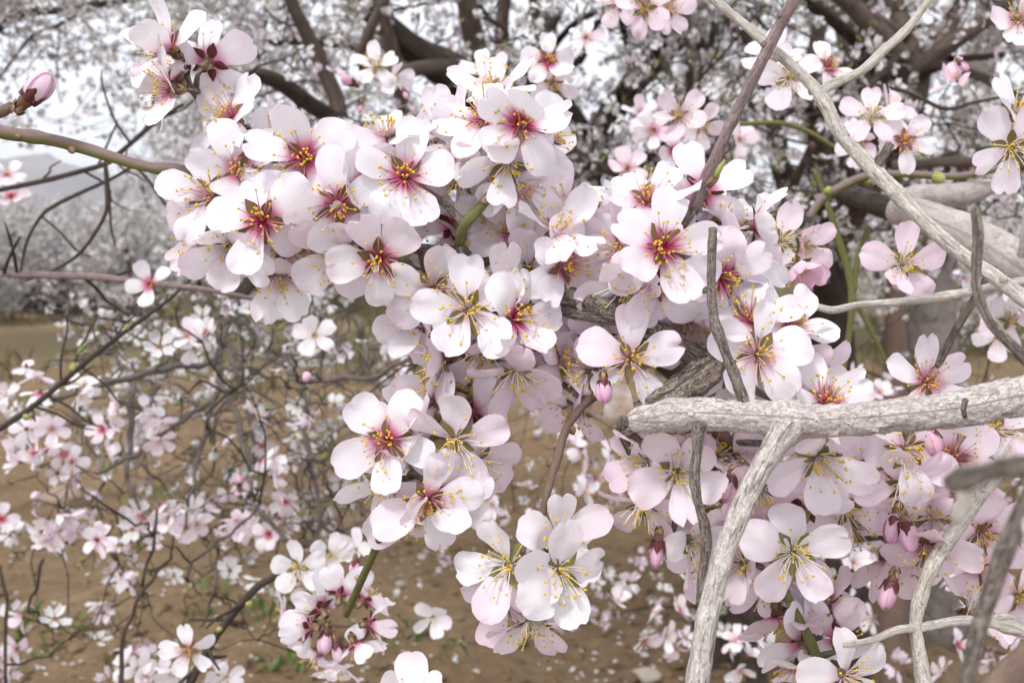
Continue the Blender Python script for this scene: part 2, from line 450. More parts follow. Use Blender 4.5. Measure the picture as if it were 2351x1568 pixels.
# ------------------------------------------------------------------ the setting: ground, hills
def soil_material():
    m, nt, n, l = newmat("soil")
    tco = N(nt, "ShaderNodeTexCoord")
    a = N(nt, "ShaderNodeTexNoise", Scale=0.9, Detail=6.0, Roughness=0.6); l.new(tco.outputs["Object"], a.inputs["Vector"])
    b = N(nt, "ShaderNodeTexNoise", Scale=14.0, Detail=8.0, Roughness=0.7); l.new(tco.outputs["Object"], b.inputs["Vector"])
    c = N(nt, "ShaderNodeTexVoronoi", Scale=26.0); l.new(tco.outputs["Object"], c.inputs["Vector"])
    col = mixc(nt, maprange(nt, a.outputs["Fac"], 0.35, 0.65, 0, 1), (0.195, 0.130, 0.073), (0.275, 0.192, 0.115))
    col = mixc(nt, maprange(nt, b.outputs["Fac"], 0.4, 0.72, 0, 0.75), col, (0.10, 0.062, 0.035))
    col = mixc(nt, maprange(nt, c.outputs["Distance"], 0.0, 0.2, 0.35, 0.0), col, (0.48, 0.38, 0.27))
    at = N(nt, "ShaderNodeAttribute", attribute_name="pa")
    sp = N(nt, "ShaderNodeSeparateXYZ"); l.new(at.outputs["Vector"], sp.inputs[0])
    col = mixc(nt, sp.outputs[0], col, (0.13, 0.10, 0.065))
    gf = N(nt, "ShaderNodeTexNoise", Scale=2.3, Detail=5.0); l.new(tco.outputs["Object"], gf.inputs["Vector"])
    col = mixc(nt, mathn(nt, 'MULTIPLY', sp.outputs[1], maprange(nt, gf.outputs["Fac"], 0.45, 0.62, 0, 0.6)), col, (0.13, 0.13, 0.06))
    pr = N(nt, "ShaderNodeBsdfPrincipled", Roughness=0.95); l.new(col, pr.inputs["Base Color"])
    pr.inputs["Specular IOR Level"].default_value = 0.1
    bp = N(nt, "ShaderNodeBump", Strength=0.8, Distance=0.03); l.new(b.outputs["Fac"], bp.inputs["Height"]); l.new(bp.outputs[0], pr.inputs["Normal"])
    out = N(nt, "ShaderNodeOutputMaterial"); l.new(pr.outputs[0], out.inputs[0])
    return m
M['soil'] = soil_material()

def sstep(a, b, x):
    t = min(1, max(0, (x - a) / (b - a)))
    return t * t * (3 - 2 * t)

def ground_h(x, y):
    h = 0.0
    wob = noise.noise(Vector((x * 0.22, y * 0.05, 3.3))) * 2.2 + noise.noise(Vector((x * 1.1, 0.2, 8.1))) * 0.5
    for yy, dh in ((15.5, 0.42), (21.0, 0.5), (28.0, 0.6), (40.0, 0.5)):
        h += dh * sstep(yy + wob - 0.45, yy + wob + 0.45, y)
    if y < 40:
        h += 0.07 * noise.noise(Vector((x * 0.8, y * 0.8, 0.0)))
        h += 0.035 * noise.noise(Vector((x * 3.1, y * 3.1, 1.0)))
    if y < 14 and abs(x) < 8:
        h += 0.045 * noise.noise(Vector((x * 7.0, y * 7.0, 2.0))) * noise.noise(Vector((x * 2.0, y * 2.0, 9.0))) + 0.022 * noise.noise(Vector((x * 14.0, y * 14.0, 5.0)))
    return h

def build_ground():
    ys = list(np.arange(-2, 2.4, 0.4)) + list(np.arange(2.4, 8.0, 0.055)) + list(np.arange(8.0, 44.0, 0.24)) + list(44 * np.geomspace(1, 60, 34))
    xp = list(np.arange(0, 4.6, 0.07)) + list(np.arange(4.6, 20, 0.4)) + list(20 * np.geomspace(1, 140, 26))
    xs = [-x for x in xp[::-1][:-1]] + xp
    nx, ny = len(xs), len(ys)
    v = np.zeros((ny, nx, 3)); a = np.zeros((ny, nx, 3))
    for j, y in enumerate(ys):
        for i, x in enumerate(xs):
            h = ground_h(x, y) if abs(x) < 400 else ground_h(400.0, y)
            v[j, i] = (x, y, h)
            bank = 0.0
            if 12 < y < 48 and abs(x) < 120:
                bank = min(1.0, abs(ground_h(x, y + 0.2) - ground_h(x, y - 0.2)) / 0.16)
            a[j, i] = (bank, sstep(9, 16, y), 0)
    f = []
    for j in range(ny - 1):
        for i in range(nx - 1):
            f.append((j * nx + i, j * nx + i + 1, (j + 1) * nx + i + 1, (j + 1) * nx + i))
    mb = MB(); mb.add(v, f, a)
    tag(link("ground", mb.mesh("ground", [M['soil']])), "tilled tan soil of the almond orchard with low earth banks", "ground", kind="structure")
build_ground()

def build_hills():
    m = simple('hill_rock', (0.20, 0.185, 0.19), (0.30, 0.275, 0.27), 0.006, 0.95, bump=0.6, dist=20, detail=8)
    mb = MB()
    nx, ny = 150, 34
    v = np.zeros((ny, nx, 3))
    for i in range(nx):
        x = -2600 + 5200 * i / (nx - 1)
        ridge = 70 + 75 * noise.noise(Vector((x * 0.0016, 0.3, 0))) + 60 * noise.noise(Vector((x * 0.0052, 1.3, 0))) + 25 * noise.noise(Vector((x * 0.017, 5.3, 0)))
        peak = 135 * math.exp(-((x + 950) / 170) ** 2) + 70 * math.exp(-((x + 720) / 150) ** 2)
        for j in range(ny):
            t = j / (ny - 1)
            prof = (math.sin(min(1, t * 1.25) * math.pi / 2) ** 1.4) if t < 0.8 else 1 - (t - 0.8) * 1.5
            y = 1300 + 900 * t
            z = (ridge * 0.55 + peak) * prof + 16 * noise.noise(Vector((x * 0.012, y * 0.012, 2))) * prof + 7 * noise.noise(Vector((x * 0.035, y * 0.035, 4))) * prof
            v[j, i] = (x, y, z)
    f = [(j * nx + i, j * nx + i + 1, (j + 1) * nx + i + 1, (j + 1) * nx + i) for j in range(ny - 1) for i in range(nx - 1)]
    mb.add(v, f)
    tag(link("hills", mb.mesh("hills", [m])), "hazy grey rocky hills rising on the horizon", "hills", kind="structure")
build_hills()

# ------------------------------------------------------------------ far blossom masses
PET = np.array([[0, 0.10, 0.02], [-0.30, 0.55, 0.10], [-0.20, 0.98, 0.20], [0.0, 0.90, 0.14], [0.20, 0.98, 0.20], [0.30, 0.55, 0.10], [0, 0.55, 0.02]])
PETF = [(0, 6, 1), (1, 6, 3, 2), (6, 5, 4, 3), (0, 5, 6)]
def flower_template(tilt, k):
    r = np.random.default_rng(k)
    V, F, MI = [], [], []
    for q in range(5):
        if r.random() < 0.06: continue
        a = q * 2 * math.pi / 5 + r.normal(0, 0.12)
        tl = tilt + r.normal(0, 0.18)
        p = PET * np.array([1, r.uniform(0.88, 1.08), 1.0]) + np.stack([np.zeros(7), np.zeros(7), r.normal(0, 0.03, 7)], 1)
        c, s = math.cos(tl), math.sin(tl)
        p = np.stack([p[:, 0], p[:, 1] * c - p[:, 2] * s, p[:, 1] * s + p[:, 2] * c], 1)
        c, s = math.cos(a), math.sin(a)
        p = np.stack([p[:, 0] * c - p[:, 1] * s, p[:, 0] * s + p[:, 1] * c, p[:, 2]], 1)
        b = len(V) * 7
        V.append(p); F += [tuple(i + b for i in f) for f in PETF]; MI += [0] * 4
    b = len(V) * 7
    h = [[0.17 * math.cos(t), 0.17 * math.sin(t), 0.14] for t in np.linspace(0, 2 * math.pi, 5, endpoint=False)] + [[0, 0, -0.22], [0, 0, 0.2]]
    V = np.vstack(V + [np.array(h)])
    for q in range(5):
        F.append((b + q, b + (q + 1) % 5, b + 6)); F.append((b + (q + 1) % 5, b + q, b + 5)); MI += [1, 1]
    return V, F, MI
TEMPL = [flower_template(t, i) for i, t in enumerate((0.1, 0.25, 0.4, 0.55, 0.75, 0.3, 0.15, 0.95))]

def far_blossoms(name, flowers, parent, mats):
    """flowers: (pos, normal, petal length). One part per tree: past the count where single blossoms can be picked apart."""
    V, F, MI, nb = [], [], [], 0
    for (p, nrm, L, pk) in flowers:
        t = TEMPL[random.randrange(len(TEMPL))]
        z = Vector(nrm).normalized()
        x = z.orthogonal().normalized()
        ang = random.uniform(0, 6.28)
        y = z.cross(x)
        X = x * math.cos(ang) + y * math.sin(ang); Y = z.cross(X)
        mat = np.array([X, Y, z])
        V.append(t[0] @ mat * L + np.array(p))
        F += [tuple(i + nb for i in f) for f in t[1]]
        MI += [(2 if (m == 0 and pk) else m) for m in t[2]]
        nb += len(t[0])
    me = bpy.data.meshes.new(name)
    me.from_pydata(np.vstack(V).tolist(), [], F)
    for m in mats: me.materials.append(m)
    me.polygons.foreach_set("material_index", np.array(MI, np.int32))
    me.update()
    o = link(name, me, parent)
    o["kind"] = "stuff"
    return o

class Tree:
    def __init__(self, name, label, base, group="almond trees of the orchard"):
        self.root = link(name, None)
        self.base = Vector(base)
        self.root.location = self.base
        tag(self.root, label, "tree", group)
        self.pool = np.zeros((0, 3)); self.prad = np.zeros(0)
        self.tw = MB(); self.fl = []; self.buds = MB()
    def rel(self, p):
        return np.asarray(p, float) - np.array(self.base)
    def limb(self, name, pts, rad, mat='limb', segs=12, step=None, rough=0.12):
        p, r = catmull(pts, rad, step or max(0.02, max(rad) * 0.7))
        mb = MB(); tube(mb, self.rel(p), r, segs, rough=rough, freq=0.35 / max(rad), knot=0.25, seed=len(self.pool) * 0.37)
        o = link(name, mb.mesh(name, [M[mat]]), self.root)
        self.pool = np.vstack([self.pool, p]); self.prad = np.concatenate([self.prad, r])
        return o
    def pxlimb(self, name, pts, mat='limb', **kw):
        """pts: (px, py, depth, radius px)"""
        return self.limb(name, [P(a, b, c) for a, b, c, _ in pts], [PR(rp, c) for a, b, c, rp in pts], mat, **kw)
    def rand_limbs(self, n, xr, yr, seed):
        rs = np.random.default_rng(seed)
        for k in range(n):
            big = np.where(self.prad > 0.022)[0]
            s = self.pool[rs.choice(big)]
            e = np.array(P(rs.uniform(*xr), rs.uniform(*yr), rs.uniform(2.0, 3.6)))
            ln = np.linalg.norm(e - s)
            m1 = s * .66 + e * .34 + rs.normal(0, .10 * ln, 3); m2 = s * .33 + e * .67 + rs.normal(0, .08 * ln, 3)
            r0 = rs.uniform(0.012, 0.024)
            self.limb("limb", [s, m1, m2, e], [r0, r0 * .85, r0 * .65, r0 * .4], rs.choice(['darklimb', 'limb', 'darklimb']), 8, step=0.05, rough=0.2)
    def grow(self, targets, nb=8, rmax=0.006, spread=0.03, L=0.019, bend=0.12, mat=0, bare=0.0, pink=0.15, seed=1, bloom_from=0.35, budn=.55):
        rs = np.random.default_rng(seed)
        for ti, tg in enumerate(targets):
            tg = np.array(tg, float)
            dd = np.linalg.norm(self.pool - tg, axis=1)
            near = np.argsort(dd)[:6]
            i = near[rs.integers(0, min(6, len(near)))]
            s = self.pool[i]
            dist = np.linalg.norm(tg - s)
            if dist < 0.02: continue
            mid = (s + tg) / 2 + rs.normal(0, bend * dist, 3) + np.array([0, 0, 0.06 * dist])
            q1 = (s * 0.6 + mid * 0.4) + rs.normal(0, 0.05 * dist, 3)
            q3 = (tg * 0.6 + mid * 0.4) + rs.normal(0, 0.06 * dist, 3)
            r0 = min(rmax * min(1.6, 0.5 + dist), self.prad[i] * 0.8)
            r0 = max(r0, 0.0016)
            p, r = catmull([s, q1, mid, q3, tg], [r0, r0 * 0.9, r0 * 0.75, r0 * 0.6, r0 * 0.4], max(0.03, dist / 9))
            p = p + rs.normal(0, 0.0014, p.shape)
            tube(self.tw, self.rel(p), r, 5, m=mat, caps=False)
            self.pool = np.vstack([self.pool, p[2::2]]); self.prad = np.concatenate([self.prad, r[2::2]])
            if rs.random() < bare: continue
            k = rs.poisson(nb)
            for _ in range(k):
                t = bloom_from + (1 - bloom_from) * rs.random()
                pos = p[int(t * (len(p) - 1))] + rs.normal(0, spread, 3)
                nrm = rs.normal(0, 1, 3) + np.array([0, -0.35, 0.25])
                self.fl.append((self.rel(pos), nrm, L * rs.uniform(0.8, 1.12), rs.random() < pink))
            for _ in range(rs.poisson(budn)):
                pos = self.rel(p[rs.integers(len(p) // 2, len(p))])
                dv = rs.normal(0, 1, 3); dv /= np.linalg.norm(dv)
                tube(self.buds, np.array([pos, pos + dv * 0.007, pos + dv * 0.018]), [0.0012, 0.003, 0.0007], 5, caps=False)
    def finish(self, twigmats=('twig', 'greytwig')):
        if self.tw.n:
            o = link("twigs", self.tw.mesh("twigs", [M[k] for k in twigmats]), self.root); o["kind"] = "stuff"
        if self.fl:
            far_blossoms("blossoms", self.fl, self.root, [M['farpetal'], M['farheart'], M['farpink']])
        if self.buds.n:
            o = link("leaf_buds", self.buds.mesh("leaf_buds", [M['fargreen']]), self.root); o["kind"] = "stuff"

def region(n, x0, x1, y0, y1, d0, d1, seed, keep=None):
    rs = np.random.default_rng(seed)
    out = []
    while len(out) < n:
        x, y, d = rs.uniform(x0, x1), rs.uniform(y0, y1), rs.uniform(d0, d1)
        if keep and not keep(x, y, d, rs.random()): continue
        out.append(P(x, y, d))
    out.sort(key=lambda p: 0)
    return out

# --- tree to the right: dark trunk behind the flowers, forked limb at top right
T1 = Tree("almond_tree", "dark trunked almond tree with forked brown limbs, behind the bare grey branch", P(1930, 1560, 3.4) * 1.0)
T1.base.z = 0; T1.root.location = T1.base
def onground(px, d, py=1500):
    p = P(px, py, d); p.z = -0.05; return p
g = onground(1930, 3.4)
T1.limb("trunk", [g, P(1925, 1150, 3.4), P(1915, 880, 3.4), P(1905, 620, 3.45), P(1925, 380, 3.5), P(1965, 200, 3.6), P(1990, -80, 3.8), P(2000, -420, 3.9)],
        [0.098, 0.088, 0.078, 0.07, 0.062, 0.055, 0.045, 0.03], 'darklimb', 14, rough=0.18)
T1.pxlimb("limb", [(1908, 560, 3.42, 40), (1980, 440, 3.2, 36), (2060, 330, 2.9, 32), (2095, 230, 2.7, 33), (2100, 165, 2.65, 34)], 'limb')
T1.pxlimb("limb", [(2098, 170, 2.65, 26), (2030, 90, 2.6, 22), (1960, 20, 2.55, 20), (1880, -90, 2.5, 18)], 'limb')
T1.pxlimb("limb", [(2100, 170, 2.66, 24), (2080, 80, 2.7, 22), (2045, -20, 2.75, 20), (2020, -160, 2.8, 18)], 'limb')
T1.pxlimb("limb", [(2100, 175, 2.64, 26), (2170, 110, 2.55, 22), (2250, 55, 2.5, 20), (2340, -10, 2.45, 18), (2460, -120, 2.4, 16)], 'limb')
T1.pxlimb("limb", [(2150, 125, 2.58, 18), (2190, 40, 2.6, 17), (2240, -60, 2.6, 15)], 'limb')
T1.pxlimb("limb", [(1912, 700, 3.42, 30), (1860, 520, 3.2, 24), (1800, 400, 3.1, 18), (1780, 250, 3.0, 14), (1700, 60, 2.9, 10)], 'darklimb')
T1.pxlimb("limb", [(1900, 480, 3.4, 26), (1870, 260, 3.2, 22), (1880, 60, 3.1, 18), (1930, -150, 3.0, 14)], 'limb')
T1.pxlimb("limb", [(1915, 470, 3.4, 26), (2060, 400, 2.9, 22), (2200, 375, 2.4, 18), (2400, 380, 2.0, 15)], 'limb')
T1.rand_limbs(16, (1480, 2500), (-250, 480), 5)
T1.grow(region(430, 1500, 2750, -260, 620, 2.5, 4.5, 11), nb=8, seed=21, pink=.12, L=.0215)
T1.grow(region(520, 1450, 2600, -150, 640, 1.5, 3.4, 14), nb=1.7, seed=24, rmax=0.0045, bend=0.12, budn=.6)
T1.grow(region(150, 1400, 2900, -1100, -260, 2.0, 5.5, 15), nb=16, seed=25, L=0.03, spread=0.06)  # crown above the view, added to shade the blossoms below it
T1.grow(region(60, 1850, 2750, 560, 950, 2.2, 4.5, 12), nb=3, seed=22, bare=0.3)
T1.grow(region(110, 1500, 2700, 900, 1500, 1.7, 3.2, 13), nb=5, seed=23, pink=0.5, rmax=0.004)
T1.finish()

# --- pale smooth trunk beside it and the brown young stem
T2 = Tree("almond_tree", "almond tree with a pale smooth grey trunk, seen above the bare grey branch", onground(2150, 3.9))
T2.limb("trunk", [onground(2150, 3.9), P(2148, 1050, 3.9), P(2140, 850, 3.9), P(2140, 700, 3.92), P(2155, 560, 4.0), P(2200, 380, 4.1), P(2260, 100, 4.2), P(2300, -200, 4.3)],
        [0.115, 0.10, 0.095, 0.088, 0.08, 0.07, 0.055, 0.04], 'paletrunk', 14)
T2.pxlimb("limb", [(2145, 620, 3.95, 40), (2080, 480, 4.1, 32), (2010, 330, 4.3, 26), (1950, 120, 4.5, 20), (1900, -100, 4.6, 14)], 'limb')
T2.grow(region(150, 1900, 2700, -200, 560, 3.2, 5.5, 31), nb=8, seed=31)
T2.finish()
T3 = Tree("almond_sapling", "slender brown almond stem standing between the dark and pale trunks", onground(2052, 3.1), None)
T3.limb("stem", [onground(2052, 3.1), P(2050, 1000, 3.1), P(2055, 830, 3.1), P(2056, 700, 3.1), P(2062, 560, 3.15), P(2040, 420, 3.2)], [0.042, 0.038, 0.036, 0.034, 0.028, 0.018], 'brown', 10)
T3.grow(region(14, 1960, 2140, 380, 640, 2.9, 3.4, 33), nb=4, seed=33)
T3.finish()

# --- tree behind the middle: limbs that stand up at the top of the picture
T4 = Tree("almond_tree", "almond tree with several upright grey limbs rising behind the top centre blossoms", onground(1640, 3.6))
T4.limb("trunk", [onground(1640, 3.6), P(1640, 1150, 3.6), P(1560, 800, 3.6), P(1370, 560, 3.6), P(1320, 300, 3.6), P(1200, 190, 3.5), P(1040, 150, 3.3), P(880, 60, 3.2), P(760, -80, 3.1)],
        [0.085, 0.08, 0.072, 0.066, 0.06, 0.05, 0.042, 0.034, 0.026], 'darklimb', 14, rough=0.18)
T4.pxlimb("limb", [(1340, 440, 3.6, 36), (1200, 330, 3.3, 30), (1080, 230, 3.0, 26), (980, 150, 2.8, 24), (900, 80, 2.7, 22), (860, -60, 2.6, 18)], 'darklimb')
T4.pxlimb("limb", [(1330, 400, 3.5, 30), (1180, 300, 3.0, 28), (1115, 190, 2.6, 27), (1088, 90, 2.5, 25), (1065, -40, 2.4, 22), (1050, -200, 2.4, 18)], 'limb')
T4.pxlimb("limb", [(1170, 290, 3.0, 22), (1155, 160, 2.9, 18), (1152, 60, 2.85, 16), (1165, -60, 2.8, 14)], 'limb')
T4.pxlimb("limb", [(1000, 330, 2.6, 20), (930, 240, 2.5, 18), (900, 120, 2.4, 17), (875, 30, 2.35, 16), (850, -90, 2.3, 14)], 'limb')
T4.pxlimb("limb", [(1300, 470, 3.3, 26), (1000, 400, 2.6, 22), (810, 305, 2.2, 20), (770, 220, 2.15, 19), (720, 110, 2.1, 17), (680, 30, 2.05, 16), (645, -60, 2.0, 14)], 'limb')
T4.pxlimb("limb", [(815, 300, 2.2, 22), (720, 245, 2.05, 20), (650, 195, 1.95, 19), (590, 172, 1.9, 18), (560, 185, 1.88, 12)], 'darklimb')
T4.pxlimb("limb", [(1350, 400, 3.6, 34), (1400, 260, 3.5, 28), (1500, 150, 3.4, 24), (1600, 40, 3.2, 20), (1660, -90, 3.1, 16)], 'darklimb')
T4.pxlimb("limb", [(1360, 520, 3.6, 30), (1480, 380, 3.4, 24), (1600, 300, 3.2, 20), (1700, 200, 3.1, 16), (1820, 140, 3.0, 10)], 'darklimb')
T4.pxlimb("limb", [(1120, 180, 2.62, 16), (980, 110, 2.9, 14), (840, 105, 3.1, 12), (700, 95, 3.2, 11), (600, 98, 3.3, 9)], 'darklimb')
def keep4(x, y, d, r):
    if x < 620 and 60 < y < 430: return r < 0.35
    return True
T4.rand_limbs(18, (700, 1750), (-250, 480), 6)
T4.grow(region(700, 480, 1800, -280, 640, 2.5, 4.5, 41, keep4), nb=7.5, seed=41, mat=0, pink=.12, L=.0215)
T4.grow(region(560, 560, 1800, -150, 560, 1.6, 3.6, 44), nb=1.7, seed=44, rmax=0.0045, bend=0.12, budn=.6)
T4.grow(region(190, 300, 1600, -1100, -260, 2.0, 5.5, 45), nb=16, seed=45, L=0.03, spread=0.06)  # unseen upper crown, added for the shade it throws on the blossoms underneath
T4.grow(region(60, 900, 1700, 850, 1500, 2.0, 3.4, 43), nb=5, seed=43, pink=0.5, rmax=0.004)
T4.finish()

# --- tree to the left whose crown breaks the white sky
T5 = Tree("almond_tree", "almond tree at upper left, pale crown breaking up the white sky", onground(-260, 5.2))
T5.limb("trunk", [onground(-260, 5.2), P(-250, 900, 5.2), P(-230, 600, 5.1), P(-180, 300, 5.0), P(-100, 60, 4.9), P(0, -160, 4.8), P(100, -420, 4.7)], [0.11, 0.1, 0.09, 0.075, 0.06, 0.05, 0.035], 'darklimb', 12)
T5.pxlimb("limb", [(-190, 300, 5.0, 20), (0, 60, 4.8, 11), (180, 20, 4.5, 8), (380, -20, 4.3, 6), (520, -120, 4.2, 5)], 'darklimb')
T5.pxlimb("limb", [(-120, 90, 4.9, 22), (60, -60, 4.7, 14), (230, -120, 4.5, 12), (420, -220, 4.4, 10)], 'darklimb')
def keep5(x, y, d, r):
    gx = math.exp(-((x - 200) / 170) ** 2 - ((y - 300) / 120) ** 2)
    gx2 = math.exp(-((x - 40) / 130) ** 2 - ((y - 150) / 130) ** 2)
    return r > 0.72 * gx + 0.55 * gx2 and not (x < 420 and 330 < y)
T5.grow(region(540, -350, 640, -280, 420, 2.7, 5.2, 51, keep5), nb=11, seed=51, spread=0.05, L=0.0205, pink=0)
T5.grow(region(140, -350, 640, -280, 330, 2.9, 5.0, 52), nb=0.6, seed=52, bend=0.2)
T5.grow(region(110, -600, 600, -1100, -280, 3.0, 5.5, 55), nb=14, seed=55, L=0.03, spread=0.06)  # out-of-view top of the crown, added as shade like the other trees' tops
T5.finish()

# --- drooping, half dead tree at lower left
T6 = Tree("almond_tree", "sparse almond tree with bare grey twigs drooping over the soil at left", onground(1730, 2.6, 1568))
T6.limb("trunk", [onground(1730, 2.6, 1568), P(1720, 1560, 2.6), P(1690, 1200, 2.5), P(1600, 900, 2.3), P(1350, 720, 2.0), P(1080, 640, 1.85), P(850, 600, 1.75), P(700, 590, 1.65), P(600, 620, 1.58), P(545, 690, 1.5)], [0.05, 0.048, 0.042, 0.036, 0.028, 0.022, 0.018, 0.015, 0.013, 0.01], 'darklimb', 10)
def gl(pts, mat='greytwig', d=None):
    rs = np.random.default_rng(int(pts[0][0] * 3 + pts[0][1])); q = []
    for i, (a, b, c, r) in enumerate(pts):
        q.append((a + rs.normal(0, 2), b + rs.normal(0, 2), c, r * .72))
        if i < len(pts) - 1:
            n = pts[i + 1]
            for t in (.33, .67):
                q.append((a + (n[0] - a) * t + rs.normal(0, 3), b + (n[1] - b) * t + rs.normal(0, 3), c + (n[2] - c) * t + rs.normal(0, .006), (r + (n[3] - r) * t) * .72 * rs.uniform(.9, 1.12)))
    T6.pxlimb("limb", q, mat, segs=8, step=0.012)
gl([(540, 690, 1.5, 13), (516, 761, 1.42, 12), (500, 818, 1.36, 11), (505, 880, 1.33, 10), (533, 930, 1.3, 10), (555, 1010, 1.28, 9), (575, 1110, 1.25, 7), (600, 1240, 1.2, 4)])
gl([(500, 825, 1.36, 9), (470, 836, 1.34, 10), (400, 842, 1.3, 11), (313, 865, 1.25, 11), (232, 886, 1.2, 10), (140, 912, 1.15, 9), (63, 940, 1.12, 8), (-20, 985, 1.1, 8)])
gl([(497, 900, 1.33, 8), (470, 1000, 1.3, 8), (446, 1094, 1.27, 7), (430, 1160, 1.25, 5), (424, 1215, 1.25, 3)])
gl([(305, 870, 1.25, 9), (303, 940, 1.24, 9), (298, 1030, 1.23, 8), (292, 1100, 1.22, 7), (320, 1170, 1.2, 5)])
gl([(490, 920, 1.33, 7), (440, 950, 1.3, 8), (392, 978, 1.27, 8), (330, 1025, 1.24, 7), (280, 1060, 1.22, 6), (220, 1090, 1.2, 4)])
gl([(545, 700, 1.6, 9), (600, 800, 1.5, 8), (650, 840, 1.45, 7), (690, 880, 1.42, 5), (720, 960, 1.4, 4)])
gl([(540, 690, 1.55, 8), (470, 745, 1.5, 7), (420, 770, 1.48, 6), (385, 850, 1.46, 5), (360, 900, 1.45, 3)])
gl([(512, 780, 1.4, 8), (545, 860, 1.35, 7), (575, 960, 1.33, 6), (590, 1060, 1.3, 4)])
gl([(690, 900, 1.5, 9), (700, 1000, 1.45, 9), (720, 1100, 1.4, 8), (735, 1200, 1.38, 7), (712, 1260, 1.36, 5)])
gl([(980, 790, 1.1, 7), (930, 830, 1.15, 8), (860, 866, 1.2, 9), (760, 872, 1.28, 9), (690, 880, 1.4, 8)])
gl([(820, 730, 1.5, 12), (835, 800, 1.5, 11), (850, 860, 1.48, 9), (900, 920, 1.45, 6)])
gl([(400, 1233, 1.1, 4), (388, 1285, 1.08, 5), (330, 1350, 1.06, 6), (288, 1448, 1.04, 7), (276, 1580, 1.02, 8)], 'twig')
gl([(360, 1170, 1.1, 4), (350, 1260, 1.08, 5), (325, 1345, 1.07, 5)], 'twig')
gl([(600, 1150, 1.1, 4), (560, 1200, 1.12, 5), (500, 1240, 1.15, 6), (440, 1290, 1.17, 5), (430, 1330, 1.18, 4)])
gl([(100, 1280, 1.2, 5), (80, 1350, 1.2, 5), (62, 1410, 1.2, 4)], 'twig')
gl([(500, 1240, 1.2, 4), (495, 1330, 1.2, 4), (480, 1400, 1.2, 3)])
gl([(585, 1160, 1.15, 7), (640, 1220, 1.15, 7), (700, 1285, 1.16, 6), (770, 1300, 1.18, 4)])
gl([(0, 1300, 1.2, 5), (15, 1420, 1.18, 6), (12, 1580, 1.15, 6)], 'twig')
T6.grow(region(250, 120, 960, 690, 1250, 1.2, 2.2, 61), nb=0.1, rmax=0.0036, mat=1, seed=61, bend=0.07, budn=.12)
T6.grow(region(180, 60, 900, 700, 1500, 1.0, 1.9, 65), nb=0.1, rmax=0.003, mat=0, seed=65, bend=0.06, budn=.12, L=0.018, pink=.4)
T6.grow(region(150, 380, 800, 720, 1180, 1.25, 1.7, 66), nb=0.15, rmax=0.0046, mat=1, seed=66, bend=0.025, budn=.1)
T6.grow(region(70, 420, 760, 560, 760, 1.4, 2.4, 62), nb=1.6, rmax=0.004, mat=1, seed=62, bend=0.08, L=0.017, budn=.4)
T6.grow(region(90, 120, 760, 660, 980, 1.7, 3.0, 63), nb=2.6, rmax=0.003, mat=0, seed=63, L=0.0185, pink=0.1, bend=.07, budn=.4)
T6.grow(region(85, 0, 960, 950, 1330, 1.3, 2.0, 64), nb=1.3, rmax=0.003, mat=0, seed=64, L=0.018, pink=0.6, bend=.07, budn=.4)
T6.finish()

# --- orchard trees further back
def far_tree(i, px, d, h, label, light=0.5):
    b = onground(px, d); b.z = ground_h(b.x, b.y) - 0.05
    t = Tree("orchard_tree", label, b, "far orchard trees in bloom")
    rs = np.random.default_rng(900 + i)
    top = b + Vector((0, 0, h))
    cr = h * 0.55
    fork = b + Vector((rs.normal(0, .1), 0, h * 0.16))
    t.limb("trunk", [b, b + Vector((rs.normal(0, .05), 0, h * 0.15)), fork], [h * 0.035, h * 0.03, h * 0.028], 'darklimb', 8, step=0.2)
    for k in range(5):
        a = k * 1.256 + rs.normal(0, 0.3)
        e = fork + Vector((math.cos(a) * cr * 0.7, math.sin(a) * cr * 0.7, h * rs.uniform(0.3, 0.6)))
        m = (fork + e) / 2 + Vector((math.cos(a) * cr * .15, math.sin(a) * cr * .15, -h * 0.05))
        t.limb("limb", [fork, m, e], [h * 0.018, h * 0.012, h * 0.005], 'darklimb', 6, step=0.3)
    tg = []
    while len(tg) < 170:
        v = rs.normal(0, 1, 3); v /= np.linalg.norm(v); v *= rs.random() ** 0.4
        q = fork + Vector((v[0] * cr, v[1] * cr, h * 0.36 + v[2] * h * 0.46))
        if q.z > b.z + 0.12: tg.append(q)
    t.grow(tg, nb=17, rmax=0.012, spread=0.13, L=0.06, seed=700 + i, pink=0.0, bloom_from=0.2)
    t.finish(('twig', 'greytwig'))
FAR = [(-140, 24, 3.0, "far almond tree in bloom cut by the left edge"), (60, 34, 2.4, "far almond tree in bloom below the hazy hill"),
       (230, 27, 2.4, "far almond tree in bloom left of the lowest white flower"), (420, 40, 3.6, "far almond tree in bloom showing under the left blossom cluster"),
       (560, 30, 4.4, "far almond tree in bloom behind the drooping grey twigs"), (800, 36, 4.7, "far almond tree in bloom behind the middle of the drooping twigs"),
       (2010, 30, 4.5, "far almond tree in bloom seen between the trunks at right"), (2290, 26, 4.4, "far almond tree in bloom near the right edge"),
       (-60, 17, 2.2, "low spreading almond tree in bloom at the left edge, above the dark stone"), (130, 20, 2.0, "low spreading almond tree in bloom above the reddish level twig"),
       (330, 18, 2.2, "low spreading almond tree in bloom behind the white flower on the reddish twig"), (490, 22, 3.6, "low spreading almond tree in bloom just left of the drooping hub"),
       (700, 20, 3.4, "low spreading almond tree in bloom behind the hub of drooping twigs"), (930, 23, 3.6, "low spreading almond tree in bloom below the left cluster's right end"),
       (2100, 16, 3.0, "low spreading almond tree in bloom between the brown and pale trunks"), (2350, 18, 3.2, "low spreading almond tree in bloom cut by the right edge"),
       (-20, 52, 2.6, "most distant almond tree in bloom at the foot of the hills, left"), (330, 58, 3.0, "most distant almond tree in bloom, right of the hazy hill")]
for i, (px, d, h, lb) in enumerate(FAR):
    far_tree(i, px, d, h, lb)

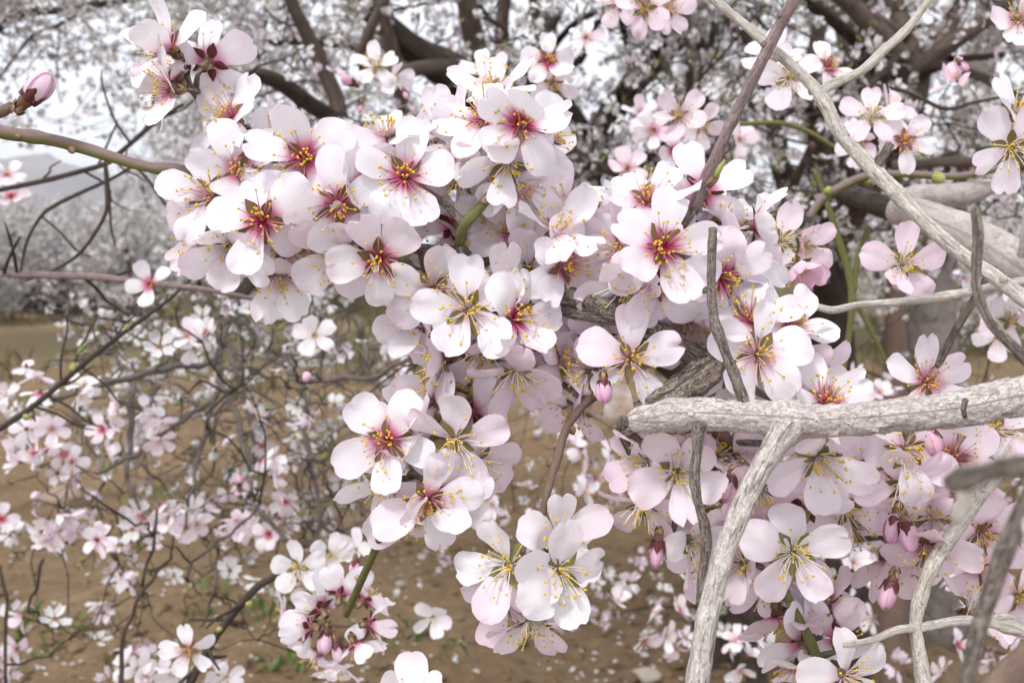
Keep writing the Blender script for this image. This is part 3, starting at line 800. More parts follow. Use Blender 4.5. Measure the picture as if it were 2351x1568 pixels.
# --- ground clutter: fallen petals, weeds, stones
def ground_point(px, py):
    v = (P(px, py, 1.0) - CAM)
    t = -CAM.z / v.z
    for _ in range(6):
        q = CAM + v * t
        t = (ground_h(q.x, q.y) - CAM.z) / v.z
    return CAM + v * t

def fallen_petals():
    rs = np.random.default_rng(5); mb = MB()
    for c in range(260):
        if c < 150: p = ground_point(rs.uniform(-200, 2500), 800 + 768 * rs.random() ** 1.2)
        else:
            p = Vector((rs.uniform(-7, 7), rs.uniform(2.6, 13), 0))
        for k in range(rs.integers(2, 16)):
            x, y = p.x + rs.normal(0, 0.09), p.y + rs.normal(0, 0.10)
            z = ground_h(x, y) + 0.006
            a = rs.uniform(0, 6.28); L = rs.uniform(0.008, 0.013)
            t = [[0, -L, 0], [0.7 * L, 0.1 * L, 0.3 * L], [0.3 * L, L, 0.2 * L], [-0.3 * L, L, 0.25 * L], [-0.7 * L, 0.1 * L, 0.3 * L]]
            tl = rs.normal(0, 0.35)
            t = [(q[0] * math.cos(a) - q[1] * math.sin(a) + x, q[0] * math.sin(a) + q[1] * math.cos(a) + y, z + abs(q[2]) + q[0] * tl * 0.5) for q in t]
            mb.add(t, [(0, 1, 2, 3, 4)])
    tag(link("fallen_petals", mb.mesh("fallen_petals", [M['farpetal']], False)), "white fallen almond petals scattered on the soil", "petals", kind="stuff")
fallen_petals()

def clods():
    rs = np.random.default_rng(8); mb = MB()
    base = np.array([[1, 0, 0], [0, 1, 0], [-1, 0, 0], [0, -1, 0], [0, 0, 1], [.6, .6, .5], [-.6, .6, .5], [-.6, -.6, .5], [.6, -.6, .5]], float)
    F = [(0, 5, 8), (0, 1, 5), (1, 6, 5), (1, 2, 6), (2, 7, 6), (2, 3, 7), (3, 8, 7), (3, 0, 8), (5, 6, 4), (6, 7, 4), (7, 8, 4), (8, 5, 4)]
    for k in range(2600):
        p = ground_point(rs.uniform(-200, 2500), 780 + 800 * rs.random() ** .8) if k < 2000 else Vector((rs.uniform(-6, 6), rs.uniform(2.7, 12), 0))
        s = 0.012 + 0.03 * rs.random() ** 3
        v = base * (1 + rs.normal(0, .2, (9, 1))) * s * np.array([1, 1, .7])
        a = rs.uniform(0, 6.28); c, q = math.cos(a), math.sin(a)
        v = np.stack([v[:, 0] * c - v[:, 1] * q + p.x, v[:, 0] * q + v[:, 1] * c + p.y, v[:, 2] + ground_h(p.x, p.y) - s * .1], 1)
        mb.add(v, F)
    tag(link("clods", mb.mesh("clods", [M['soil']], False)), "crumbly earth clods strewn over the soil", "soil", kind="stuff")
clods()

def weeds():
    m = simple('weed', (0.09, 0.15, 0.035), (0.15, 0.21, 0.06), 20, 0.6, trans=0.2, bump=0)
    rs = np.random.default_rng(6); mb = MB()
    spots = [(580, 1400), (600, 1420), (115, 1500), (230, 1440), (840, 1480), (640, 1540), (470, 1420), (500, 1360), (860, 1450), (320, 940), (1060, 1490), (470, 860), (2060, 770)]
    spots += [(rs.uniform(-100, 2400), 720 + 840 * rs.random()) for _ in range(46)]
    for sx, sy in spots:
        p = ground_point(sx, sy)
        for k in range(rs.integers(6, 18)):
            x, y = p.x + rs.normal(0, 0.05), p.y + rs.normal(0, 0.05)
            z = ground_h(x, y) - 0.004
            a = rs.uniform(0, 6.28); h = rs.uniform(0.02, 0.07); wd = rs.uniform(0.006, 0.014); o = rs.uniform(0.3, 1.1) * h
            dx, dy = math.cos(a), math.sin(a)
            v = [(x - dy * wd * .3, y + dx * wd * .3, z), (x + dy * wd * .3, y - dx * wd * .3, z), (x + dx * o * .5 + dy * wd, y + dy * o * .5 - dx * wd, z + h * .7), (x + dx * o, y + dy * o, z + h), (x + dx * o * .5 - dy * wd, y + dy * o * .5 + dx * wd, z + h * .7)]
            mb.add(v, [(0, 1, 2, 3, 4)])
    tag(link("weeds", mb.mesh("weeds", [m], False)), "low green weeds dotted over the soil", "weeds", kind="stuff")
weeds()

def dry_grass():
    m = simple('dry_grass', (0.11, 0.09, 0.045), (0.20, 0.165, 0.085), 3, 0.8, trans=0.1, bump=0)
    rs = np.random.default_rng(16); mb = MB()
    for k in range(1500):
        y = rs.uniform(11, 34); x = rs.uniform(-.75, .62) * y
        if k % 3 and noise.noise(Vector((x * .35, y * .35, 1.0))) < .05: continue
        for q in range(7):
            xx, yy = x + rs.normal(0, .16), y + rs.normal(0, .12); z = ground_h(xx, yy) - .01
            h = rs.uniform(.08, .34); a = rs.uniform(0, 6.28); o = h * rs.uniform(.1, .7); wd = rs.uniform(.008, .02)
            dx, dy = math.cos(a), math.sin(a)
            mb.add([(xx - dy * wd, yy + dx * wd, z), (xx + dy * wd, yy - dx * wd, z), (xx + dx * o * .4 + dy * wd * .7, yy + dy * o * .4 - dx * wd * .7, z + h * .6), (xx + dx * o, yy + dy * o, z + h), (xx + dx * o * .4 - dy * wd * .7, yy + dy * o * .4 + dx * wd * .7, z + h * .6)], [(0, 1, 2, 3, 4)])
    tag(link("dry_grass", mb.mesh("dry_grass", [m], False)), "dry brown grass along the earth banks", "grass", kind="stuff")
dry_grass()

def rock(name, px, py, size, mat, label, sz=(1, .8, .6), seed=0):
    p = ground_point(px, py)
    import bmesh
    bm = bmesh.new(); bmesh.ops.create_icosphere(bm, subdivisions=3, radius=1)
    for v in bm.verts:
        c = v.co.copy()
        e = 1 + 0.28 * noise.noise(c * 1.1 + Vector((seed, 0, 0))) + 0.12 * noise.noise(c * 3 + Vector((seed, 1, 0)))
        v.co = Vector((c.x * sz[0], c.y * sz[1], c.z * sz[2])) * size * e
    me = bpy.data.meshes.new(name); bm.to_mesh(me); bm.free(); me.materials.append(mat)
    me.polygons.foreach_set("use_smooth", [True] * len(me.polygons))
    o = link(name, me); o.location = (p.x, p.y, p.z + size * sz[2] * 0.45); o.rotation_euler = (0, 0, seed)
    tag(o, label, "stone", "stones on the soil")
mr = simple('stone_pink', (0.46, 0.33, 0.24), (0.56, 0.42, 0.32), 9, 0.9, bump=0.5, dist=0.02)
md = simple('stone_dark', (0.03, 0.027, 0.025), (0.06, 0.05, 0.045), 9, 0.9, bump=0.5, dist=0.02)
mp = simple('stone_pale', (0.42, 0.36, 0.28), (0.52, 0.46, 0.38), 9, 0.9, bump=0.5, dist=0.02)
rock("stone", 140, 1150, 0.115, mr, "rounded pinkish tan stone on the soil behind the left blossom clumps", (1.1, .8, .55), 1.2)
rock("stone", 62, 742, 0.34, md, "blackish stone in the earth bank near the left edge", (1.3, .8, .7), 2.2)
rock("stone", 1480, 1560, 0.05, mp, "small pale stone on the soil at the bottom", (1.1, .8, .6), 3.1)
rock("stone", 700, 1010, 0.10, mp, "pale stone lying behind the drooping grey twigs", (1.3, .8, .5), 4.1)
# ------------------------------------------------------------------ foreground branches
POOL = []          # points of the near branches, for the spurs that carry the blossoms
def branch(name, pts, mat, label, segs=18, rough=0.10, freq=260.0, knot=0.25, group=None, step=0.0016, seed=0.0, cat="branch"):
    """pts: (px, py, depth, radius px)"""
    W = [P(a, b, c) for a, b, c, _ in pts]
    rr = [PR(q, c) for a, b, c, q in pts]
    p, r = catmull(W, rr, step)
    if pts[0][2] < .6 and pts[0][2] > .3 and mat not in ("grey", "drygrey", "stick"): POOL.append(p)
    base = np.array(W[0])
    mb = MB(); tube(mb, p - base, r, segs, rough=rough, freq=freq, knot=knot, seed=seed + pts[0][0] * 0.013)
    o = link(name, mb.mesh(name, [M[mat]])); o.location = base
    tag(o, label, cat, group)
    return o, p, r

def side(o, name, pts, mat, segs=12, rough=0.12, freq=260.0, knot=0.3, step=0.0016, kid=None):
    """a side twig or stub that grows out of branch o: a part of it"""
    W = [P(a, b, c) for a, b, c, _ in pts]
    rr = [PR(q, c) for a, b, c, q in pts]
    p, r = catmull(W, rr, step)
    if pts[0][2] < .6 and pts[0][2] > .3 and mat in ("gnarl", "brown"): POOL.append(p)
    mb = MB(); tube(mb, p - np.array(o.location), r, segs, rough=rough, freq=freq, knot=knot, seed=pts[0][1] * 0.017)
    return link(name, mb.mesh(name, [M[mat]]), o)

def nodebuds(o, p, r, every=0.018, mat='scale', size=1.0, seed=0, name="node_bud"):
    """small scaly buds and scars at the nodes of a shoot, each a part"""
    rs = np.random.default_rng(seed)
    ln = np.concatenate([[0], np.cumsum(np.linalg.norm(np.diff(p, axis=0), axis=1))])
    t, a, b = frames(p)
    s = every * rs.uniform(0.3, 1)
    while s < ln[-1]:
        i = int(np.searchsorted(ln, s))
        an = rs.uniform(0, 6.28)
        dv = a[i] * math.cos(an) + b[i] * math.sin(an)
        q = p[i] + dv * r[i] * 0.75 - np.array(o.location)
        ax = dv * 0.8 + t[i] * 0.6; ax /= np.linalg.norm(ax)
        L = size * rs.uniform(0.0018, 0.0032)
        mb = MB(); tube(mb, np.array([q, q + ax * L * .4, q + ax * L * .8, q + ax * L * 1.1]), np.array([.55, .62, .42, .12]) * L, 7)
        link(name, mb.mesh(name, [M[mat]]), o)
        s += every * rs.uniform(0.6, 1.4)

def twiglets(o, p, r, n, ln, seed, mat='twig'):
    rs = np.random.default_rng(seed)
    t, a, b = frames(p)
    for k in range(n):
        i = rs.integers(len(p) // 10, len(p) - 2)
        an = rs.uniform(0, 6.28)
        dv = (a[i] * math.cos(an) + b[i] * math.sin(an)) * .8 + t[i] * rs.uniform(-.2, .9); dv /= np.linalg.norm(dv)
        L = ln * rs.uniform(.3, 1.2)
        q = [p[i], p[i] + dv * L * .4 + rs.normal(0, .04 * L, 3), p[i] + dv * L * .75 + rs.normal(0, .06 * L, 3), p[i] + dv * L]
        pp, rr = catmull(q, [r[i] * .55, r[i] * .48, r[i] * .4, r[i] * .22], max(.004, L / 12))
        mb = MB(); tube(mb, pp - np.array(o.location), rr, 6, rough=.15, freq=200)
        link("side_twig", mb.mesh("side_twig", [M[mat]]), o)

B = {}
# the big bare grey branch and what grows from it
o, p, r = branch("bare_branch", [(1437, 968, .372, 9), (1446, 967, .372, 21), (1464, 965, .372, 29), (1495, 961, .371, 34), (1560, 951, .37, 36), (1700, 955, .368, 36), (1800, 962, .366, 41), (1900, 966, .365, 38), (2050, 955, .364, 38), (2200, 938, .363, 41), (2360, 905, .362, 46), (2560, 870, .36, 50)],
                 'grey', "thick bare pale grey branch with flaking bark crossing the right side", segs=64, rough=0.2, freq=230, step=0.0008, knot=0.22)
B['bare'] = o
side(o, "spur", [(1452, 962, .372, 13), (1436, 968, .371, 12), (1424, 962, .370, 9), (1421, 972, .370, 8), (1424, 984, .370, 4)], 'gnarl', rough=0.3)
side(o, "side_branch", [(1826, 960, .368, 30), (1808, 985, .364, 39), (1783, 1018, .361, 29), (1745, 1078, .357, 24), (1705, 1160, .352, 25), (1668, 1255, .348, 23), (1640, 1350, .345, 24), (1618, 1450, .342, 25), (1598, 1590, .34, 28)], 'fissured', segs=44, rough=0.17, freq=240, step=0.0009)
side(o, "side_twig", [(1606, 972, .366, 20), (1603, 995, .365, 14), (1600, 1040, .364, 11), (1594, 1100, .362, 12), (1604, 1160, .36, 10), (1616, 1200, .36, 12), (1622, 1245, .36, 13), (1616, 1300, .36, 11), (1608, 1390, .36, 12)], 'stick', segs=24, rough=0.24, knot=0.5, step=0.0011)
def flakes(o, p, r, n, seed, mat, part=True):
    rs = np.random.default_rng(seed); t, a, b = frames(p); mb = MB()
    for k in range(n):
        i = rs.integers(4, len(p) - 4); an = rs.uniform(0, 6.28); L = rs.uniform(.0006, .0018); wd = rs.uniform(.0003, .0008); lift = rs.uniform(.0001, .0006)
        V = []
        for x in (-1, 0, 1):
            for y in (-1, 1):
                aa = an + y * wd / r[i] + rs.normal(0, .05)
                rad = r[i] * 1.03 + (lift if (x == 1) else 0.0001) + (lift * .6 if y == 1 else 0)
                V.append(p[i] + t[i] * x * L * rs.uniform(.7, 1.1) + (a[i] * math.cos(aa) + b[i] * math.sin(aa)) * rad - np.array(o.location))
        mb.add(V, [(0, 1, 3, 2), (2, 3, 5, 4)], [(an / 6.283, i * .001, 0)] * 6)
    f = link("bark_flakes", mb.mesh("bark_flakes", [M[mat]], False), o); f["kind"] = "stuff"
flakes(o, p, r, 110, 3, 'grey')
side(o, "bark_scar", [(2216, 918, .352, 7), (2212, 938, .350, 6), (2216, 958, .352, 5)], 'gnarl', rough=0.3)
# gnarled base behind it
o, p, r = branch("gnarled_bough", [(1640, 845, .415, 26), (1590, 815, .412, 27), (1530, 775, .411, 27), (1470, 745, .41, 25), (1400, 712, .408, 23), (1335, 688, .41, 20), (1285, 665, .416, 17), (1200, 630, .44, 14), (1110, 598, .43, 13), (1040, 578, .42, 14), (990, 574, .421, 13), (930, 566, .43, 12), (880, 545, .44, 12), (760, 520, .45, 11), (640, 430, .45, 10), (560, 330, .45, 9), (500, 265, .447, 9), (440, 205, .445, 8), (425, 150, .445, 6)],
                 'gnarl', "dark gnarled flowering bough running left from the bare grey branch", segs=26, rough=0.2, freq=230, step=0.0014)
B['bough'] = o
side(o, "gnarled_stump", [(1425, 990, .405, 22), (1455, 965, .403, 30), (1510, 930, .402, 34), (1570, 893, .402, 36), (1618, 856, .405, 35), (1655, 812, .42, 30), (1680, 760, .44, 24)], 'gnarl', segs=34, rough=0.34, freq=230, step=0.001)
side(o, "fork", [(1440, 730, .41, 20), (1370, 722, .41, 19), (1310, 714, .414, 16), (1268, 708, .42, 12), (1230, 700, .43, 8)], 'gnarl', segs=18, rough=0.16)
side(o, "fork", [(1600, 830, .41, 20), (1590, 920, .42, 18), (1660, 1000, .43, 16), (1700, 1060, .44, 12), (1740, 1160, .45, 10), (1780, 1300, .45, 9), (1800, 1400, .45, 9)], 'brown', segs=16)
# shoot at left
o, p, r = branch("shoot", [(-120, 268, .415, 16), (0, 303, .415, 16), (100, 318, .415, 14), (190, 340, .415, 14), (260, 362, .415, 13), (340, 384, .415, 12), (420, 394, .418, 12), (520, 430, .43, 11), (640, 480, .44, 10), (760, 520, .448, 9)],
                 'shoot', "smooth reddish shoot, green beneath, entering from the upper left edge", segs=22, rough=0.09, step=0.0014, knot=0.6)
B['shoot'] = o; nodebuds(o, p[:90], r[:90], 0.022, seed=3)
o, p, r = branch("twig", [(-90, 300, .40, 13), (-40, 275, .40, 13), (8, 255, .40, 13), (30, 243, .40, 11)], 'brown', "short brown twig end carrying the pink bud at left edge", segs=14)
# green upright shoot in the centre
o, p, r = branch("shoot", [(1056, 588, .422, 14), (1056, 555, .41, 12), (1062, 525, .404, 12), (1080, 500, .402, 12), (1108, 470, .405, 11), (1135, 430, .412, 10), (1150, 380, .42, 9), (1170, 320, .42, 8)], 'green', "short green shoot curving up between the central blossoms", segs=18, rough=0.05)
nodebuds(o, p, r, 0.012, seed=4)
# hanging green shoot that carries the lower clusters
o, p, r = branch("shoot", [(1200, 790, .44, 13), (1140, 850, .432, 13), (1085, 898, .424, 13), (1020, 975, .42, 12), (960, 1065, .42, 11), (915, 1140, .42, 10), (885, 1196, .42, 10), (862, 1260, .435, 9), (835, 1320, .45, 9), (806, 1385, .47, 9), (795, 1410, .48, 8)], 'green', "green shoot hanging down through the lower left blossom clusters", segs=18, rough=0.06)
nodebuds(o, p, r, 0.016, seed=5, size=1.2)
for k, (x, y) in enumerate([(1048, 882), (1055, 905), (1030, 922), (1040, 940), (1020, 950)]):
    side(o, "spur_bud", [(x + 24, y + 14, .422, 7), (x + 8, y + 6, .416, 9), (x - 4, y, .413, 8), (x - 14, y - 6, .412, 3)], 'scale', segs=8, rough=0.25)
# brown twig to the lowest big cluster
o, p, r = branch("twig", [(1420, 860, .43, 10), (1370, 905, .42, 10), (1335, 935, .415, 10), (1300, 985, .41, 10), (1280, 1050, .405, 10), (1262, 1110, .40, 9), (1248, 1170, .40, 8), (1240, 1230, .405, 7), (1238, 1290, .41, 6)], 'brown', "bare brown twig hanging down to the lowest large blossom trio", segs=18, rough=0.08)
nodebuds(o, p, r, 0.013, seed=6, mat='scale', size=1.1)
# dry stub stick in front
o, p, r = branch("dry_stick", [(1637, 524, .372, 10), (1634, 600, .372, 10), (1633, 670, .371, 11), (1642, 740, .37, 11), (1662, 800, .369, 11), (1686, 860, .368, 12), (1704, 910, .367, 13), (1716, 945, .366, 14)], 'stick', "dark dry stick with a cut tip standing up from the bare grey branch", segs=24, rough=0.24, knot=0.6, step=0.0011)
nodebuds(o, p, r, 0.013, seed=22, mat='stick', size=.7)
# purple branch coming from the top
o, p, r = branch("branch", [(1850, -60, .385, 14), (1818, 10, .385, 14), (1790, 60, .388, 14), (1752, 135, .39, 13), (1712, 215, .395, 13), (1675, 290, .40, 13), (1640, 370, .402, 13), (1612, 425, .405, 12), (1596, 470, .408, 12), (1575, 540, .43, 10), (1560, 640, .44, 9)], 'purple', "purplish brown branch slanting down from the top to the right cluster", segs=24, rough=0.18, knot=0.5, step=0.0012)
nodebuds(o, p, r, 0.02, seed=21, mat='purple', size=.75)
side(o, "spur_bud", [(1628, 425, .40, 9), (1640, 412, .396, 9), (1646, 402, .394, 7)], 'scale', rough=0.3)
lb = side(o, "leaf_bud", [(1644, 406, .394, 6), (1652, 388, .393, 7), (1660, 375, .392, 4), (1664, 366, .392, 1)], 'leafbud', rough=0.05, knot=0)
# forked dry branch top right
o, p, r = branch("forked_branch", [(1600, -50, .40, 9), (1650, 8, .40, 10), (1700, 50, .40, 10), (1750, 92, .398, 11), (1810, 145, .396, 12), (1868, 200, .394, 13), (1895, 240, .392, 16), (1925, 300, .39, 16), (1965, 350, .388, 16), (2020, 405, .385, 19), (2075, 462, .382, 17), (2150, 535, .378, 16), (2215, 590, .375, 16), (2290, 640, .37, 17), (2370, 700, .365, 18), (2480, 780, .36, 19)],
                 'drygrey', "leafless forked grey branch running from the top to the right edge", segs=28, rough=0.2, knot=0.5, step=0.0012)
B['forked'] = o
nodebuds(o, p, r, 0.02, seed=23, mat='drygrey', size=.9)
side(o, "side_branch", [(1886, 214, .393, 12), (1900, 200, .392, 12), (1945, 180, .392, 10), (1985, 158, .392, 10), (2030, 115, .392, 10), (2072, 78, .392, 11), (2100, 45, .392, 9), (2145, -15, .392, 9), (2200, -90, .392, 9)], 'drygrey', segs=24, knot=0.5, rough=0.2, step=0.0012)
side(o, "stub", [(2008, 392, .386, 14), (2018, 372, .384, 12), (2032, 352, .382, 11), (2044, 330, .381, 10)], 'stick', segs=18, rough=0.25)
# thin dry twig from the right edge to the right cluster
o, p, r = branch("dry_twig", [(2400, 640, .385, 11), (2310, 652, .39, 10), (2240, 668, .40, 10), (2160, 682, .405, 10), (2100, 690, .41, 10), (2040, 695, .415, 8), (1970, 700, .42, 8), (1910, 712, .425, 9), (1860, 700, .43, 8), (1810, 700, .44, 7)], 'drygrey', "thin dry grey twig lying level above the lone pale blossom", segs=18, rough=0.18, knot=0.5)
side(o, "side_twig", [(2248, 672, .40, 9), (2215, 722, .405, 9), (2185, 775, .41, 9), (2158, 830, .415, 8), (2150, 842, .415, 5)], 'stick', rough=0.16)
# nearer, softer twig
o, p, r = branch("dry_twig", [(2238, 480, .30, 10), (2246, 540, .298, 12), (2242, 610, .296, 11), (2244, 670, .294, 11), (2270, 735, .29, 11), (2310, 780, .288, 12), (2380, 850, .285, 13)], 'stick', "blurred stubby twig close to the lens in front of the pale bough", segs=16)
# pale smooth bough at the right edge
o, p, r = branch("pale_bough", [(2060, 480, .80, 34), (2110, 495, .78, 38), (2180, 522, .76, 42), (2260, 560, .74, 46), (2340, 610, .72, 50), (2460, 700, .70, 54)], 'palebough', "thick smooth pale bough reaching in from the right edge", segs=40, rough=0.06, freq=110, step=0.003)
side(o, "side_bough", [(2090, 500, .79, 32), (2080, 468, .80, 30), (2110, 452, .82, 28), (2170, 452, .84, 29), (2230, 442, .86, 26), (2270, 430, .87, 20)], 'palebough', segs=30, rough=0.08, freq=110, step=0.003)
side(o, "side_bough", [(2080, 490, .80, 30), (2010, 468, .88, 26), (1950, 446, 1.0, 22), (1890, 430, 1.15, 16)], 'darklimb', segs=24, rough=0.12, freq=110, step=0.004)
side(o, "side_twig", [(2345, 600, .71, 12), (2352, 560, .70, 11), (2360, 480, .69, 10)], 'drygrey', segs=12, step=0.003)
# lower right
o, p, r = branch("green_shoot", [(1790, 1330, .43, 9), (1820, 1395, .425, 10), (1845, 1440, .42, 10), (1862, 1475, .42, 12), (1880, 1520, .42, 11), (1905, 1590, .42, 11)], 'green', "smooth green shoot at the bottom right below the pink blossoms", segs=18, rough=0.05)
nodebuds(o, p, r, 0.02, seed=8)
o, p, r = branch("grey_stick", [(2350, 1000, .40, 17), (2290, 1085, .40, 16), (2230, 1165, .40, 17), (2185, 1230, .40, 17), (2140, 1300, .40, 17), (2110, 1380, .40, 15), (2102, 1440, .40, 14), (2112, 1510, .40, 16), (2125, 1600, .40, 16)], 'drygrey', "grey flaking stick slanting down at lower right, knot midway", segs=22, rough=0.16)
o, p, r = branch("dry_twig", [(1936, 1481, .39, 6), (1965, 1478, .39, 8), (2010, 1466, .392, 8), (2060, 1446, .395, 9), (2110, 1440, .40, 10), (2200, 1425, .40, 11), (2290, 1432, .40, 13), (2380, 1462, .40, 14)], 'drygrey', "short jagged grey twig pointing left at the bottom right", segs=16, rough=0.22, knot=0.6)
side(o, "side_twig", [(2270, 1430, .40, 9), (2310, 1418, .40, 9), (2370, 1445, .405, 9)], 'drygrey')
o, p, r = branch("blurred_branch", [(2182, 1112, .152, 22), (2212, 1098, .15, 30), (2260, 1085, .148, 22), (2330, 1070, .146, 24), (2460, 1062, .144, 26)], 'stick', "badly blurred pale twig end nearest the lens at right edge", segs=16, step=0.003)
side(o, "side_twig", [(2205, 1100, .151, 20), (2215, 1150, .15, 18), (2190, 1195, .149, 12)], 'drygrey')
o, p, r = branch("blurred_branch", [(2390, 1090, .20, 24), (2345, 1180, .20, 22), (2305, 1270, .20, 22), (2275, 1360, .20, 20), (2245, 1450, .20, 18), (2215, 1590, .20, 17)], 'stick', "blurred dark twig close to the lens down the right edge", segs=16, step=0.003)
o, p, r = branch("blurred_branch", [(2260, 1620, .25, 34), (2310, 1560, .25, 32), (2380, 1490, .25, 32)], 'brown', "blurred brown twig in the bottom right corner", segs=16, step=0.003)
# left, further back
o, p, r = branch("twig", [(-60, 628, .88, 7.5), (0, 630, .88, 7.5), (130, 633, .88, 8.2), (220, 636, .88, 8.2), (300, 645, .88, 7.5), (390, 655, .88, 6.8), (490, 668, .88, 6.0), (600, 690, .9, 5.2)], 'purple', "straight reddish twig lying level below the left cluster", segs=12, step=0.004)
twiglets(o, p, r, 5, .06, 34)
o, p, r = branch("twig", [(-40, 1010, .95, 6.8), (60, 945, .95, 6.8), (140, 880, .95, 6.2), (230, 805, .95, 5.6), (310, 745, .95, 5.0), (385, 690, .95, 4.3), (440, 640, .95, 3.1)], 'twig', "dark twig slanting up from the left edge to the main cluster", segs=12, step=0.004)
twiglets(o, p, r, 7, .07, 32)
nodebuds(o, p, r, 0.05, seed=9, mat='leafbud', size=2.4, name="leaf_bud")
o, p, r = branch("twig", [(-30, 442, 1.1, 5.9), (60, 424, 1.1, 5.9), (123, 410, 1.1, 5.9), (190, 392, 1.1, 5.9), (246, 374, 1.1, 5.9), (300, 330, 1.1, 5.3), (352, 285, 1.1, 5.3), (420, 240, 1.1, 4.0)], 'twig', "dark twig crossing the hazy hill at left", segs=10, step=0.005)
twiglets(o, p, r, 9, .10, 31)
side(o, "side_twig", [(242, 377, 1.1, 5.3), (246, 430, 1.1, 5.9), (244, 485, 1.1, 4.6), (215, 540, 1.1, 4.0), (176, 588, 1.1, 4.0), (120, 622, 1.1, 3.3), (60, 645, 1.1, 2.6)], 'twig', step=0.005)
side(o, "side_twig", [(246, 400, 1.1, 4.0), (252, 470, 1.1, 3.3), (255, 520, 1.1, 2.6), (264, 566, 1.1, 2.0)], 'twig', step=0.005)
side(o, "side_twig", [(300, 385, 1.1, 3.3), (254, 412, 1.1, 4.0), (185, 443, 1.1, 4.6), (130, 470, 1.1, 4.6), (94, 497, 1.1, 4.0), (60, 560, 1.1, 3.3), (45, 640, 1.1, 2.6)], 'twig', step=0.005)
side(o, "side_twig", [(98, 500, 1.1, 2.6), (135, 530, 1.1, 2.6), (176, 575, 1.1, 2.6), (210, 590, 1.1, 2.0)], 'twig', step=0.005)
side(o, "side_twig", [(310, 380, 1.1, 3.3), (345, 420, 1.1, 4.0), (380, 470, 1.1, 3.3)], 'twig', step=0.005)
o, p, r = branch("twig", [(655, 1306, .83, 6), (620, 1330, .83, 8), (585, 1352, .83, 9), (520, 1428, .83, 9), (490, 1470, .83, 9), (461, 1520, .83, 10), (425, 1590, .83, 10)], 'twig', "dark twig slanting through the lower left, small white flower at its top", segs=12, step=0.004)
twiglets(o, p, r, 6, .04, 33)
nodebuds(o, p, r, 0.04, seed=10, mat='leafbud', size=2.0, name="leaf_bud")
o, p, r = branch("green_twig", [(1700, 285, 1.0, 5), (1790, 283, 1.0, 6), (1850, 300, 1.0, 6), (1910, 335, 1.0, 5), (1925, 345, 1.0, 3)], 'green', "greenish twig end pointing right, left of the forked grey branch", segs=10, step=0.004)
o, p, r = branch("green_twig", [(1870, 390, .95, 5), (1900, 470, .95, 7), (1925, 550, .95, 9), (1952, 640, .95, 9), (1955, 720, .95, 8), (1945, 800, .95, 7), (1935, 860, .95, 6)], 'green', "soft green twig hanging in front of the dark trunk", segs=10, step=0.004)
side(o, "side_twig", [(1960, 670, .95, 7), (1970, 590, .95, 7), (1995, 520, .95, 6)], 'green', step=0.004)
side(o, "side_twig", [(1958, 680, .95, 6), (1990, 740, .95, 6), (2020, 800, .95, 5), (2040, 850, .95, 4)], 'green', step=0.004)
o, p, r = branch("green_twig", [(1858, 500, .85, 9), (1890, 455, .85, 10), (1940, 425, .85, 10), (1990, 405, .85, 10), (2080, 400, .85, 9), (2200, 405, .85, 8), (2320, 380, .85, 8)], 'shoot', "olive twig with leaf buds arching behind the forked grey branch", segs=10, step=0.004)
nodebuds(o, p, r, 0.05, seed=12, mat='leafbud', size=3.0, name="leaf_bud")
o, p, r = branch("dry_twig", [(2050, 380, 1.2, 12), (2120, 375, 1.2, 12), (2200, 372, 1.2, 11), (2300, 378, 1.2, 10), (2400, 380, 1.2, 10)], 'limb', "level brown branch left of the two right edge blossoms", segs=12, step=0.005)
o, p, r = branch("dry_twig", [(2010, 195, 1.1, 4.0), (2090, 215, 1.1, 4.6), (2170, 250, 1.1, 4.6), (2240, 235, 1.1, 4.0), (2320, 220, 1.1, 3.3), (2380, 215, 1.1, 2.6)], 'twig', "thin wavy dark twig below the forked limb at top right", segs=10, step=0.005)
# ------------------------------------------------------------------ blossom parts
def ss(a, b, x):
    t = np.clip((x - a) / (b - a), 0, 1)
    return t * t * (3 - 2 * t)

